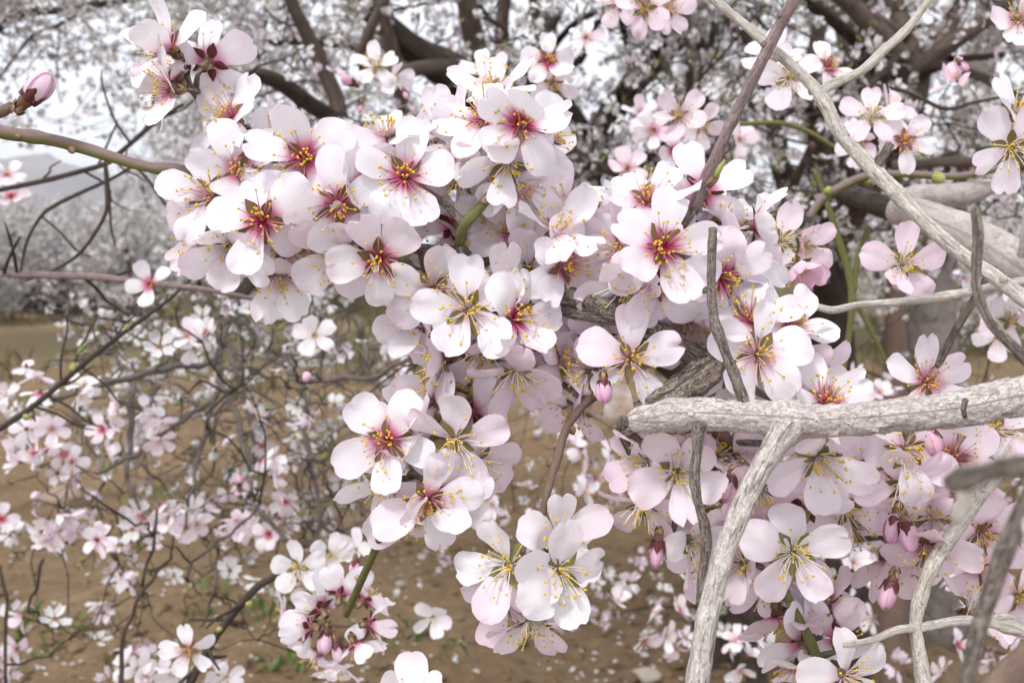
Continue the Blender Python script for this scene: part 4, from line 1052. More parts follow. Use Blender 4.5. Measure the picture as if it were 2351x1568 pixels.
def petal_mesh(seed, nu=13, nv=16):
    rs = np.random.default_rng(seed)
    L = 0.0213 * rs.uniform(0.92, 1.07)
    Wh = 0.0082 * rs.uniform(0.86, 1.12)
    nd = rs.choice([0.02, 0.06, 0.10, 0.15]); uo = rs.normal(0, 0.12); nw = rs.uniform(0.08, 0.17)
    cup = rs.uniform(-0.35, 0.8); curl = rs.normal(0.05, 0.2); tipc = rs.normal(-0.1, 0.28); rip = rs.uniform(0.05, 0.14)
    roll = rs.normal(0, 0.25); fold = rs.uniform(0.0, 0.35)
    u = np.linspace(-1, 1, nu)
    V = np.zeros((nv, nu, 3)); A = np.zeros((nv, nu, 3))
    skew = rs.normal(0, 0.10); ob = rs.uniform(0.75, 1.5)
    for i in range(nv):
        phi = math.pi * (0.04 + 0.955 * (i / (nv - 1)) ** 0.93)
        tt = (1 - math.cos(phi)) / 2
        xr = Wh * max(0.10 * (1 - tt), 1.22 * math.sin(phi) ** 0.92 * (0.42 + 0.58 * tt) ** ob)
        for j in range(nu):
            uu = u[j]
            x0 = uu * xr; un = x0 / Wh
            ef = noise.noise(Vector((un * 1.8 + seed * 3.1, tt * 3.0, seed * 1.7)))
            ef2 = noise.noise(Vector((un * 5.5 + seed, tt * 7.0, seed * 0.7)))
            x = x0 * (1 + 0.10 * ef * abs(uu) + 0.035 * ef2 * abs(uu)) + skew * xr * 0.35 * tt
            tip = float(ss(0.70, 1.0, tt))
            y = L * tt - L * nd * tip * math.exp(-((un - uo) / nw) ** 2) + L * tip * (0.03 * ef + 0.022 * ef2)
            z = cup * 0.40 * xr * (uu * uu) * tt - fold * 0.12 * xr * math.exp(-(uu / 0.14) ** 2)
            z += L * (curl * tt * tt * 0.9 + tipc * max(0, tt - 0.55) ** 2 * 2.2)
            z += L * rip * noise.noise(Vector((un * 1.3 + seed * 5.3, tt * 2.3, 4.2))) * tt
            z += L * 0.040 * abs(un) ** 2 * math.sin(tt * 8 + seed * 1.3 + (0 if uu > 0 else 2.1)) * tt
            z += roll * 0.25 * x * tt
            V[i, j] = (x, y, z); A[i, j] = (uu, tt, 0)
    f = [(i * nu + j, i * nu + j + 1, (i + 1) * nu + j + 1, (i + 1) * nu + j) for i in range(nv - 1) for j in range(nu - 1)]
    mb = MB(); mb.add(V, f, A)
    return mb.mesh("petal", [M['petal']])
PH = [petal_mesh(s) for s in range(1, 29)]
PL = [petal_mesh(s, 6, 7) for s in range(40, 56)]

def sepal_mesh(seed):
    rs = np.random.default_rng(seed)
    L = 0.0074 * rs.uniform(0.88, 1.1); Wd = 0.0019 * rs.uniform(0.9, 1.1); cv = rs.uniform(-0.25, 0.1)
    nv, nu = 7, 5
    mb = MB(); V = []; A = []
    for lay in (1, 0):
        for i in range(nv):
            t = i / (nv - 1)
            wd = Wd * (0.62 + 0.75 * math.sin(math.pi * min(1, t * 1.02) ** 0.9)) * (1 - 0.72 * t ** 2.4)
            for j in range(nu):
                u = -1 + 2 * j / (nu - 1)
                z = cv * L * t * t + 0.35 * wd * u * u + (0.00018 if lay else -0.00018) * (1 - abs(u) ** 3)
                V.append((u * wd, t * L, z)); A.append((u, t, lay))
    f = []
    for i in range(nv - 1):
        for j in range(nu - 1):
            a = i * nu + j
            f.append((a, a + 1, a + nu + 1, a + nu))
            b = a + nv * nu
            f.append((b, b + nu, b + nu + 1, b + 1))
    mb.add(V, f, A)
    return mb.mesh("sepal", [M['sepal']])
SP = [sepal_mesh(s) for s in range(8)]

def lathe(mb, prof, segs, m=0, wob=0.0, seed=0):
    rs = np.random.default_rng(seed)
    V = []; n = len(prof)
    for r, z in prof:
        for k in range(segs):
            a = 2 * math.pi * k / segs
            q = r * (1 + wob * math.cos(5 * a))
            V.append((q * math.cos(a), q * math.sin(a), z))
    f = [(i * segs + k, i * segs + (k + 1) % segs, (i + 1) * segs + (k + 1) % segs, (i + 1) * segs + k) for i in range(n - 1) for k in range(segs)]
    n2 = max(0, n - 3) if n > 6 else n
    A = [(0, 0, 1.0 if i // segs >= n2 else 0.0) for i in range(len(V))]
    mb.add(V, f, A, m)

def calyx_mesh(segs=12):
    mb = MB()
    lathe(mb, [(0.0011, -0.002), (0.0013, -0.0005), (0.0021, 0.001), (0.0027, 0.0027), (0.0029, 0.0042), (0.0031, 0.0049), (0.0026, 0.0047), (0.0021, 0.0036), (0.0004, 0.003)], segs, 0, 0.04)
    return mb.mesh("calyx", [M['cup']])
CX = calyx_mesh(); CXL = calyx_mesh(6)

def scales_mesh(seed):
    rs = np.random.default_rng(seed); mb = MB()
    for k in range(7):
        a = k * 2.4 + rs.normal(0, .2); L = rs.uniform(0.003, 0.0048); wd = 0.0017
        z0 = -0.0035 + 0.0004 * k
        V = []
        for i in range(4):
            t = i / 3
            for j in (-1, 0, 1):
                rr = 0.0014 + 0.0012 * math.sin(t * 2.2) + (0.0005 if j == 0 else 0)
                q = a + j * wd * (1 - 0.75 * t * t) / 0.0024
                V.append((rr * math.cos(q), rr * math.sin(q), z0 + t * L))
        mb.add(V, [(i * 3 + j, i * 3 + j + 1, i * 3 + j + 4, i * 3 + j + 3) for i in range(3) for j in range(2)])
    return mb.mesh("bud_scales", [M['scale']])
SC = [scales_mesh(s) for s in range(4)]

def ell(mb, c, ax, a, b, m=0, segs=6, rings=4):
    ax = Vector(ax).normalized(); x = ax.orthogonal().normalized(); y = ax.cross(x)
    V = [Vector(c) - ax * a]
    for i in range(1, rings):
        ph = -math.pi / 2 + math.pi * i / rings
        for k in range(segs):
            t = 2 * math.pi * k / segs
            V.append(Vector(c) + ax * (a * math.sin(ph)) + (x * math.cos(t) + y * math.sin(t)) * (b * math.cos(ph)))
    V.append(Vector(c) + ax * a)
    f = [(0, 1 + (k + 1) % segs, 1 + k) for k in range(segs)]
    for i in range(rings - 2):
        f += [(1 + i * segs + k, 1 + i * segs + (k + 1) % segs, 1 + (i + 1) * segs + (k + 1) % segs, 1 + (i + 1) * segs + k) for k in range(segs)]
    e = len(V) - 1; b0 = 1 + (rings - 2) * segs
    f += [(e, b0 + k, b0 + (k + 1) % segs) for k in range(segs)]
    mb.add([tuple(v) for v in V], f, None, m)

def stamen_meshes(seed, n=30, lod=0):
    rs = np.random.default_rng(seed)
    fm, am = MB(), MB()
    for k in range(n):
        inner = k % 5 in (0, 2)
        a = k * 2.39996 + rs.normal(0, 0.15)
        tl = rs.uniform(0.12, 0.45) if inner else rs.uniform(0.42, 1.12)
        L = rs.uniform(0.0055, 0.0085) if inner else rs.uniform(0.0085, 0.0135)
        d = Vector((math.cos(a), math.sin(a), 0))
        p0 = d * (0.0012 if inner else 0.0022) + Vector((0, 0, 0.0042))
        p1 = p0 + (d * math.sin(tl * 1.1) + Vector((0, 0, math.cos(tl * 1.1)))) * L * 0.5
        p2 = p1 + (d * math.sin(tl * 0.85) + Vector((0, 0, math.cos(tl * 0.85)))) * L * 0.5
        p2 += Vector(rs.normal(0, 0.0004, 3))
        tube(fm, np.array([p0, p1, p2]), [0.00036, 0.00023, 0.00016], 4 if not lod else 3, caps=False)
        if lod:
            ell(am, p2, d * 0.6 + Vector(rs.normal(0, .5, 3)), 0.0009, 0.0007, 0, 4, 2)
        else:
            ell(am, p2, d * 0.6 + Vector(rs.normal(0, .6, 3)), 0.00068 * rs.uniform(0.85, 1.2), 0.00052 * rs.uniform(0.85, 1.2), 0, 6, 4)
    if lod:
        for i in range(len(am.v)): pass
        off = fm.n
        fm.v += am.v; fm.a += am.a; fm.f += [tuple(i + off for i in q) for q in am.f]; fm.m += [1] * len(am.f); fm.n += am.n
        return fm.mesh("stamens", [M['filament'], M['anther']])
    return fm.mesh("stamens", [M['filament']]), am.mesh("anthers", [M['anther']])
ST = [stamen_meshes(s) for s in range(8)]
STL = [stamen_meshes(s + 30, 16, 1) for s in range(4)]

def pistil_mesh(seed):
    rs = np.random.default_rng(seed); mb = MB()
    b = rs.normal(0, 0.0016, 2); L = rs.uniform(0.011, 0.0145)
    q = np.array([[0, 0, 0.0032], [0, 0, 0.0055], [b[0] * .4, b[1] * .4, 0.003 + L * .5], [b[0], b[1], 0.003 + L]])
    pp, rr = catmull(q, [0.0009, 0.0006, 0.00028, 0.00032], 0.001)
    tube(mb, pp, rr, 6, caps=False)
    ell(mb, pp[-1], (0, 0, 1), 0.0004, 0.00055, 0, 6, 4)
    return mb.mesh("pistil", [M['style']])
PI = [pistil_mesh(s) for s in range(4)]

def orient(n, ang):
    """frame whose Z is n and whose Y points along the picture angle ang"""
    v = RIGHT * math.cos(R(ang)) + UP * math.sin(R(ang))
    y = v - n * v.dot(n)
    if y.length < 0.15:
        v = UP if abs(n.dot(UP)) < 0.9 else RIGHT
        y = v - n * v.dot(n)
    y.normalize()
    x = y.cross(n)
    return Matrix((x, y, n)).transposed()

PTS = np.concatenate(POOL)
def spur(root, rs):
    """a short woody stalk from the calyx back to the branch that carries it"""
    mw = root.matrix_basis; b = np.array(mw @ Vector((0, 0, -.0015)))
    dd = np.linalg.norm(PTS - b, axis=1); i = int(np.argmin(dd))
    if dd[i] > .05 or dd[i] < .003: return
    z = np.array((mw.to_3x3() @ Vector((0, 0, -1))).normalized())
    ln = dd[i]
    q = [b, b + z * min(.006, ln * .3), (b + z * ln * .25) * .45 + PTS[i] * .55 + rs.normal(0, .04 * ln, 3), PTS[i]]
    p, r = catmull(q, [.0010, .0011, .0015, .0019], .0035)
    inv = mw.inverted()
    p = np.array([inv @ Vector(x) for x in p])
    mb = MB(); tube(mb, p, r / mw.to_scale()[0], 7, rough=.25, freq=500, knot=.4)
    link("spur", mb.mesh("spur", [M['gnarl']]), root)

WILD = np.random.default_rng(99)
def blossom(px, py, d, n, roll=90, red=0.8, pink=0.2, tilt=14, size=1.0, label="", group=None, lod=0, npet=5, cen=0.0055, seed=0, name="almond_blossom"):
    rs = np.random.default_rng(int(px * 7 + py * 13 + seed) % 100000)
    nv = camdir(*n)
    q = P(px, py, d) - nv * cen * size
    root = link(name, None)
    root.empty_display_size = 0.01
    root.matrix_basis = Matrix.Translation(q) @ orient(nv, roll).to_4x4() @ Matrix.Scale(size, 4)
    tag(root, label, "blossom", group)
    meshes = PL if lod else PH
    jt = 13
    if WILD.random() < .07: npet = 4
    if WILD.random() < .14: tilt = tilt + WILD.uniform(12, 30)
    col = (red, pink, 0.0, 1.0)
    for k in range(npet):
        a = k * 72 + rs.normal(0, 6)
        tl = tilt + rs.normal(0, jt if rs.random() > .12 else 30)
        mtx = Matrix.Rotation(R(a), 4, 'Z') @ Matrix.Translation((0, 0.0021, 0.0044 + 0.00025 * (k % 2))) @ Matrix.Rotation(R(tl), 4, 'X') @ Matrix.Rotation(R(rs.normal(0, 15)), 4, 'Y') @ Matrix.Diagonal((rs.uniform(.93, 1.07) * (1 if rs.random() < .5 else -1), rs.uniform(.94, 1.05), 1, 1))
        o = link("petal", meshes[rs.integers(len(meshes))], root, mtx)
        o.color = (red, float(np.clip(pink + rs.normal(0, 0.07), 0, 1)), 0, 1)
    cx = link("calyx", CXL if lod else CX, root); cx.color = col
    if lod:
        s = link("stamens", STL[rs.integers(4)], root, Matrix.Rotation(rs.uniform(0, 6), 4, 'Z')); s.color = col
        return root
    for k in range(5):
        a = k * 72 + 36 + rs.normal(0, 5)
        mtx = Matrix.Rotation(R(a), 4, 'Z') @ Matrix.Translation((0, 0.0026, 0.0046)) @ Matrix.Rotation(R(rs.normal(4, 9) + min(tilt, 25) * 0.35), 4, 'X')
        s = link("sepal", SP[rs.integers(8)], cx, mtx); s.color = col
    link("bud_scales", SC[rs.integers(4)], cx)
    i = rs.integers(8)
    ro = Matrix.Rotation(rs.uniform(0, 6), 4, 'Z')
    s = link("stamens", ST[i][0], root, ro); s.color = col
    an = link("anthers", ST[i][1], s); an["kind"] = "stuff"
    spur(root, rs)
    link("pistil", PI[rs.integers(4)], root, Matrix.Rotation(rs.uniform(0, 6), 4, 'Z') @ Matrix.Rotation(R(rs.normal(0, 9)), 4, 'X'))
    return root

# ---- buds
def bud_petal(seed, nu=9, nv=10):
    rs = np.random.default_rng(seed)
    span = R(rs.uniform(118, 150)); V = []; A = []
    for i in range(nv):
        t = i / (nv - 1)
        th = math.pi * (0.10 + 0.895 * t)
        for j in range(nu):
            u = -1 + 2 * j / (nu - 1)
            ph = u * span / 2 * (1 - 0.2 * t) + 0.5 * t
            rad = 0.0050 * math.sin(th) ** 0.9 * (1 + 0.03 * math.cos(3 * ph + seed) + 0.05 * abs(u) ** 5 + 0.03 * noise.noise(Vector((u * 2, t * 3, seed + 7.7))))
            z = 0.0065 * (1 - math.cos(th)) * (1 + 0.02 * noise.noise(Vector((u * 3, t * 3, seed))))
            V.append((rad * math.sin(ph), rad * math.cos(ph), z)); A.append((u * 0.9, 0.35 + 0.65 * t, 0))
    mb = MB(); mb.add(V, [(i * nu + j, i * nu + j + 1, (i + 1) * nu + j + 1, (i + 1) * nu + j) for i in range(nv - 1) for j in range(nu - 1)], A)
    return mb.mesh("petal", [M['petal']])
BP = [bud_petal(s) for s in range(5)]

def bud(px, py, d, n, size=1.0, pink=0.8, label="", group=None, slim=1.0, lod=0, open_=0.0):
    """(px, py): middle of the bud; n: the way its tip points"""
    rs = np.random.default_rng(int(px * 3 + py * 17))
    nv = camdir(*n)
    root = link("almond_bud", None); root.empty_display_size = 0.01
    root.matrix_basis = Matrix.Translation(P(px, py, d) - nv * 0.010 * size) @ orient(nv, rs.uniform(0, 360)).to_4x4() @ Matrix.Scale(size, 4)
    tag(root, label, "bud", group)
    for k in range(5):
        sc = 0.84 + 0.05 * k
        m = Matrix.Rotation(R(k * 144 + rs.normal(0, 8)), 4, 'Z') @ Matrix.Translation((0, 0, 0.0042)) @ Matrix.Rotation(R(-open_ * (0.5 + 0.25 * k)), 4, 'X') @ Matrix.Diagonal((sc * slim, sc * slim, (1 + 0.02 * k) * (1.15 if slim < 1 else 1), 1))
        o = link("petal", BP[k], root, m); o.color = (0.25, float(np.clip(pink + rs.normal(0, .08), 0, 1)), 0, 1)
    cx = link("calyx", CX, root)
    if not lod:
        for k in range(5):
            mtx = Matrix.Rotation(R(k * 72 + 20), 4, 'Z') @ Matrix.Translation((0, 0.0038, 0.0044)) @ Matrix.Rotation(R(81 + rs.normal(0, 5) - open_ * 0.6), 4, 'X') @ Matrix.Diagonal((1.05, .95, 1, 1))
            s = link("sepal", SP[rs.integers(8)], cx, mtx); s.color = (1, 0, 0, 1)
        link("bud_scales", SC[rs.integers(4)], cx)
    return root
# ------------------------------------------------------------------ the blossoms one can tell apart
# px, py, depth, facing (right, up, to the viewer), picture angle of one petal, crimson, pinkness, petal tilt, size, label
G1 = "blossoms of the upper left spray"; G2 = "blossoms of the left cluster"; G3 = "blossoms of the top centre cluster"
G4 = "blossoms of the middle cluster"; G5 = "blossoms of the right cluster"; G6 = "blossoms under the bare grey branch"
G7 = "blossoms of the lower left cluster"; G8 = "blossoms of the lowest trio"; G9 = "blossoms at the right edge"
NEAR = [
 # upper left spray
 (384, 108, .420, (-.45, .35, .82), 92, .75, .06, 22, 1.0, G1, "topmost blossom of the upper left spray, stamens fanned towards the left"),
 (481, 142, .425, (.15, .55, -.62), 90, .8, .08, 14, .98, G1, "blossom seen from behind at upper left, maroon calyx and tan scales showing"),
 (383, 204, .415, (-.78, -.05, .5), 75, .8, .12, 20, .95, G1, "white blossom turned to the left edge, below the topmost blossom"),
 (524, 268, .420, (-.45, .25, .6), 150, .95, .05, 12, 1.0, G1, "blossom with dark maroon sepals at the foot of the upper left spray"),
 (400, 175, .44, (-.3, .3, .3), 30, .6, .2, 25, .9, G1, "half hidden pinkish blossom in the heart of the upper left spray"),
 # left cluster
 (698, 362, .398, (.05, .05, .98), 96, 1.0, .05, 10, 1.06, G2, "wide open white blossom with crimson star centre, top of the left cluster"),
 (550, 392, .412, (.2, .2, .9), 112, .85, .06, 16, 1.02, G2, "white blossom between the shoot end and the crimson star blossom"),
 (482, 448, .412, (-.1, .15, .95), 100, .5, .06, 12, 1.02, G2, "leftmost blossom of the left cluster, petals rounded out to the left"),
 (600, 505, .392, (.12, .0, .97), 172, 1.0, .05, 8, 1.06, G2, "large white blossom facing the lens in the middle of the left cluster"),
 (527, 572, .402, (.05, -.6, .78), 190, .12, .12, 18, .96, G2, "downward facing blossom with green centre, lowest of the left cluster"),
 (445, 545, .43, (-.7, -.1, .5), 160, .3, .35, 20, .95, G2, "pink tinged blossom peeping out at the lower left of the left cluster"),
 (776, 474, .395, (.18, -.32, .9), 100, .9, .08, 10, 1.02, G2, "blossom with dark crimson heart right of the large facing blossom"),
 (829, 428, .405, (.68, .1, .6), 60, .9, .05, 16, .95, G2, "white blossom turned right, two brown sepals upright at its centre"),
 (760, 368, .424, (.5, .45, .6), 30, .3, .06, 22, .9, G2, "small white blossom peeping up behind the crimson star blossom"),
 (774, 584, .405, (-.15, -.5, .8), 215, .15, .22, 12, 1.0, G2, "green centred blossom under the left cluster, petals spreading down"),
 (869, 596, .398, (.08, -.42, .88), 52, .95, .14, 12, 1.0, G2, "crimson centred blossom lowest in the gap between left and middle clusters"),
 (640, 640, .428, (.1, -.75, .3), 260, .4, .12, 8, .95, G2, "white blossom hanging beneath the left cluster, seen edge on"),
 (705, 560, .432, (0, -.3, .8), 240, .6, .22, 16, 1.0, G2, "pinkish blossom half covered between two lower blossoms of the left cluster"),
 (620, 330, .43, (-.1, .6, .5), 110, .5, .10, 24, 1.0, G2, "pale blossom rising behind the left cluster under the upper spray"),
 (860, 500, .43, (.1, 0, .9), 20, .5, .18, 18, 1.0, G2, "half hidden blossom joining the left and top centre clusters"),
 # top centre cluster
 (929, 404, .398, (0, .02, .99), 86, .95, .07, 10, 1.03, G3, "blossom with dark crimson heart and upright top petal, left of the green shoot"),
 (890, 306, .412, (-.1, .82, .42), 150, .45, .08, 12, .95, G3, "blossom in side view with stamens standing up, left of the top centre cluster"),
 (1196, 281, .396, (.05, .12, .97), 78, 1.0, .04, 10, 1.08, G3, "large white blossom with crimson heart, highest in the top centre cluster"),
 (1106, 266, .41, (-.45, .45, .65), 165, .9, .08, 10, 1.0, G3, "white blossom with flat level petals just left of the highest blossom"),
 (1078, 344, .418, (-.3, .15, .85), 135, .35, .14, 16, 1.0, G3, "blossom with a green centre half hidden beneath the flat petalled one"),
 (1167, 377, .402, (.05, -.42, .85), 178, .25, .10, 10, 1.03, G3, "broad petalled blossom hanging under the highest crimson hearted blossom"),
 (1264, 314, .41, (.85, .02, .4), 90, .5, .08, 22, .95, G3, "blossom in side view facing right, pistil poking out, right of the cluster"),
 (1190, 428, .412, (.38, -.5, .68), 280, .85, .10, 12, 1.0, G3, "small hearted blossom facing down right below the broad petalled one"),
 (1052, 405, .42, (-.2, -.35, .6), 200, .3, .12, 10, 1.0, G3, "white blossom with two drooping petals above the green shoot"),
 (1118, 478, .43, (.05, -.85, .15), 270, .9, .12, 25, .92, G3, "blossom hanging head down beside the green shoot"),
 (1180, 532, .424, (-.5, .2, .7), 140, .9, .16, 16, .95, G3, "dark hearted blossom facing left, right of the green shoot"),
 (1040, 520, .436, (-.35, 0, -.5), 180, .95, .16, 10, .95, G3, "blossom turned away left of the green shoot, magenta at its base"),
 (955, 500, .432, (0, -.6, .25), 270, .4, .12, 12, 1.05, G3, "blossom with one broad shaded petal hanging down left of the green shoot"),
 (1010, 300, .432, (-.2, .4, .5), 100, .4, .10, 18, 1.0, G3, "white blossom at the back between the side view flower and the flat petalled one"),
 (1130, 205, .435, (0, .5, .5), 100, .5, .14, 18, .95, G3, "white blossom behind the highest one, only its upper petals showing"),
 # middle cluster
 (994, 667, .408, (0, -.3, .93), 80, .4, .2, 12, 1.0, G4, "lilac tinted blossom at the left of the middle cluster, dark bark above it"),
 (1075, 711, .392, (.03, .0, 1), 100, .3, .08, 8, 1.1, G4, "large open blossom with greenish yellow centre in the middle cluster"),
 (1153, 674, .402, (.0, .1, .97), 82, .85, .06, 10, 1.02, G4, "blossom with a heart shaped top petal, right above the large greenish one"),
 (1190, 730, .398, (.6, .08, .78), 5, 1.0, .12, 12, 1.02, G4, "magenta hearted blossom facing right in the middle cluster"),
 (1213, 622, .42, (-.05, -.3, .9), 95, .2, .14, 12, 1.0, G4, "brown hearted blossom at the back above the heart shaped petal"),
 (1298, 608, .408, (.6, -.1, .76), 170, .9, .16, 12, 1.02, G4, "crimson hearted blossom facing right between middle and right clusters"),
 (1186, 862, .405, (0, -.85, .45), 250, .12, .32, 18, .95, G4, "pinkish blossom facing down at the bottom of the middle cluster"),
 (1293, 828, .42, (.5, .25, .55), 220, .4, .3, 16, .9, G4, "brown stamened blossom at lower right of the middle cluster"),
 (1010, 828, .418, (-.65, -.15, .35), 175, .3, .18, 12, 1.0, G4, "pale blossom at lower left of the middle cluster, turned away"),
 (1110, 818, .414, (0, -.62, .62), 240, .2, .34, 12, 1.0, G4, "pink tinged blossom directly under the large greenish centred one"),
 (1000, 872, .43, (-.5, -.1, .3), 190, .3, .16, 12, .95, G4, "low pale blossom left of the scaly bud knot on the green shoot"),
 (1215, 790, .418, (.2, -.6, .5), 290, .4, .26, 12, 1.0, G4, "blossom whose petals hang below the magenta hearted one"),
 (960, 730, .428, (-.5, -.2, .6), 200, .3, .18, 14, 1.0, G4, "blossom peeping out left of the large greenish centred one"),
 # right cluster
 (1281, 526, .408, (.25, .62, .65), 100, .75, .06, 14, .98, G5, "white blossom with upward stamens at the left of the right cluster"),
 (1300, 470, .43, (0, .5, .6), 95, .4, .05, 18, .9, G5, "white blossom behind, topmost left of the right cluster"),
 (1422, 579, .41, (-.6, .0, .76), 215, .75, .24, 12, 1.02, G5, "pinkish blossom facing left in the right cluster, pistil to the left"),
 (1437, 662, .405, (-.2, -.62, .62), 185, .12, .22, 14, 1.02, G5, "green centred blossom facing down at the lower left of the right cluster"),
 (1487, 455, .41, (.1, .55, .8), 115, .85, .05, 14, .98, G5, "white cup shaped blossom on top of the right cluster"),
 (1614, 440, .425, (.15, .25, -.85), 100, .9, .05, 12, 1.05, G5, "blossom seen from behind at the branch tip, dark red sepals spread"),
 (1522, 567, .392, (.06, .08, .98), 76, 1.0, .12, 10, 1.08, G5, "large crimson hearted blossom facing the lens in the right cluster"),
 (1477, 527, .415, (-.1, .05, .95), 150, .6, .16, 14, 1.0, G5, "blossom half hidden behind the large crimson hearted one"),
 (1522, 642, .397, (0, -.4, .9), 158, 1.0, .16, 10, 1.06, G5, "dark crimson blossom facing down, under the large crimson hearted one"),
 (1664, 640, .405, (.3, -.3, .88), 110, .95, .18, 12, 1.0, G5, "magenta hearted blossom right behind the dry stick"),
 (1680, 572, .415, (.55, .2, .5), 70, .7, .10, 20, .95, G5, "white blossom right of the dry stick's cut tip, stamens to the right"),
 (1735, 518, .42, (.85, 0, .15), 160, .95, .10, 20, .95, G5, "blossom in side view at the right end of the right cluster"),
 (1660, 500, .428, (.2, .5, .5), 100, .4, .10, 18, 1.0, G5, "white blossom at the back above the cut dry stick"),
 (1400, 490, .43, (-.3, .5, .3), 140, .4, .10, 14, 1.0, G5, "white petalled blossom behind the left shoulder of the right cluster"),
 (1590, 540, .43, (.2, .3, .8), 60, .6, .10, 16, 1.0, G5, "blossom between the crimson hearted one and the dry stick"),
 (1450, 826, .400, (.05, -.08, .97), 85, .45, .20, 6, 1.04, G5, "five separate petals star blossom above the single pink bud"),
 (1725, 731, .402, (-.02, .5, .82), 80, .85, .08, 16, 1.0, G5, "blossom with dark sepals rising above the facing blossom by the bare branch"),
 (1818, 745, .408, (.4, .3, .82), 60, .85, .10, 12, .98, G5, "rightmost blossom of the right cluster, petals spreading right"),
 (1744, 815, .390, (.02, -.05, .98), 88, .5, .08, 8, 1.06, G5, "large facing blossom just above the bare grey branch"),
 (1370, 775, .425, (-.15, .75, -.3), 110, .6, .32, 16, .98, G5, "pink blossom turned away left of the five petal star"),
 (1335, 855, .42, (-.65, -.3, .45), 200, .25, .32, 14, 1.0, G5, "pink blossom facing left under the bough, left of the pink bud"),
 (1620, 720, .43, (.1, -.5, .6), 270, .7, .22, 12, 1.0, G5, "shaded blossom behind the dry stick below the magenta hearted one"),
 (1560, 740, .43, (-.1, -.7, .4), 260, .6, .24, 12, 1.0, G5, "shaded blossom hanging under the dark crimson one"),
 (1320, 940, .44, (-.4, -.6, .4), 230, .2, .34, 16, .95, G5, "pink blossom hanging beneath the bough beside the brown twig"),
 (1640, 790, .43, (-.4, .2, .7), 190, .6, .10, 12, 1.0, G5, "white blossom behind the dry stick's foot"),
 (1860, 850, .435, (.4, -.3, .6), 330, .5, .16, 14, .95, G5, "blossom tucked at the back right of the large facing blossom"),
 (1901, 920, .392, (.15, .62, .75), 100, .95, .10, 12, 1.0, G5, "blossom resting on top of the bare grey branch, magenta heart"),
 # right hand singles
 (2130, 876, .425, (-.05, .15, .95), 100, .7, .18, 10, .92, G9, "pale blossom with rosy heart standing alone above the bare branch"),
 (2076, 611, .50, (.0, -.05, .98), 92, .12, .38, 8, 1.0, G9, "flat lilac blossom with yellow centre above the level dry twig"),
 (1794, 554, .50, (.08, .0, .96), 80, .1, .26, 12, .88, G9, "yellow centred blossom right of the right cluster, slightly soft"),
 (1846, 566, .52, (.2, -.1, .8), 30, .15, .55, 34, .85, G9, "pink blossom above the half open cup, right of the yellow centred one"),
 (2323, 340, .45, (-.2, -.3, .9), 130, .15, .24, 14, .95, G9, "lower of the two blossoms cut by the upper right edge"),
 (2342, 258, .455, (.2, .3, .8), 120, .3, .10, 16, .95, G9, "upper of the two blossoms cut by the upper right edge"),
 (1834, 612, .49, (.05, -.45, .75), 80, .1, .62, 58, .92, G9, "half open pink cup hanging right of the right cluster"),
 # under the bare branch
 (1558, 1085, .388, (0, .0, 1), 122, .04, .24, 8, .96, G6, "open blossom with bright yellow centre beside the thin grey twig"),
 (1477, 1060, .400, (-.82, .05, .45), 60, .04, .42, 26, .88, G6, "pink blossom in side view, yellow stamens pointing left"),
 (1478, 1160, .400, (-.1, -.6, .72), 160, .04, .34, 16, .9, G6, "nodding pink blossom above the slim hanging bud"),
 (1882, 1058, .395, (.04, -.45, .88), 200, .12, .22, 8, 1.08, G6, "large pale blossom facing down just right of the side branch"),
 (1826, 1268, .388, (.04, .04, .99), 88, .04, .22, 8, 1.0, G6, "open yellow centred blossom right of the descending grey branch"),
 (1750, 1135, .41, (.1, -.6, .6), 330, .04, .44, 18, .9, G6, "pink blossom partly behind the descending grey branch"),
 (1850, 1166, .42, (.3, .5, -.55), 250, .5, .24, 12, .95, G6, "turned away blossom with maroon calyx between the two large pale ones"),
 (1592, 1248, .41, (.5, -.1, .7), 170, .04, .26, 12, .95, G6, "pale blossom between the thin grey twig and the descending branch"),
 (1703, 1296, .41, (-.45, .1, .7), 130, .1, .26, 24, .92, G6, "green hearted blossom half opened beside the descending branch"),
 (1650, 1040, .43, (.3, .4, .6), 70, .2, .30, 14, .95, G6, "pink blossom at the back in the angle below the bare branch"),
 (1540, 1010, .43, (-.2, .5, .5), 120, .3, .32, 20, .9, G6, "small pink blossom close under the blunt end of the bare branch"),
 (1660, 1170, .43, (-.2, -.4, .7), 210, .1, .34, 14, .98, G6, "pink blossom behind the thin grey twig"),
 (1640, 1290, .44, (-.2, -.2, .8), 100, .1, .28, 14, .95, G6, "pale pink blossom behind the lower end of the thin grey twig"),
 (1760, 1350, .44, (-.3, -.5, .6), 220, .1, .24, 14, .95, G6, "pale blossom hanging under the yellow centred one beside the descending branch"),
 (1945, 1170, .43, (.2, -.3, .8), 60, .15, .26, 12, .95, G6, "shaded pink blossom right of the turned away one"),
 (2000, 1060, .43, (.2, .1, .7), 80, .4, .34, 14, .92, G6, "pink blossom between the two pale ones under the bare branch"),
 (2085, 1034, .402, (.1, -.1, .96), 200, .35, .24, 10, 1.0, G6, "brownish hearted blossom under the bare branch near the pink bud"),
 (2077, 1116, .408, (.0, -.6, .7), 190, .2, .32, 12, .95, G6, "nodding pink blossom below the brownish hearted one"),
 (2128, 1256, .408, (-.2, -.55, .65), 160, .6, .30, 12, .98, G6, "pink blossom with long petals to the left, at the grey stick"),
 (2258, 1226, .42, (.1, -.3, .85), 100, .5, .34, 12, .95, G9, "shaded pink blossom right of the grey stick"),
 (2282, 988, .44, (-.25, .1, .9), 170, .3, .24, 12, .85, G9, "small pale blossom at the right edge just under the bare branch"),
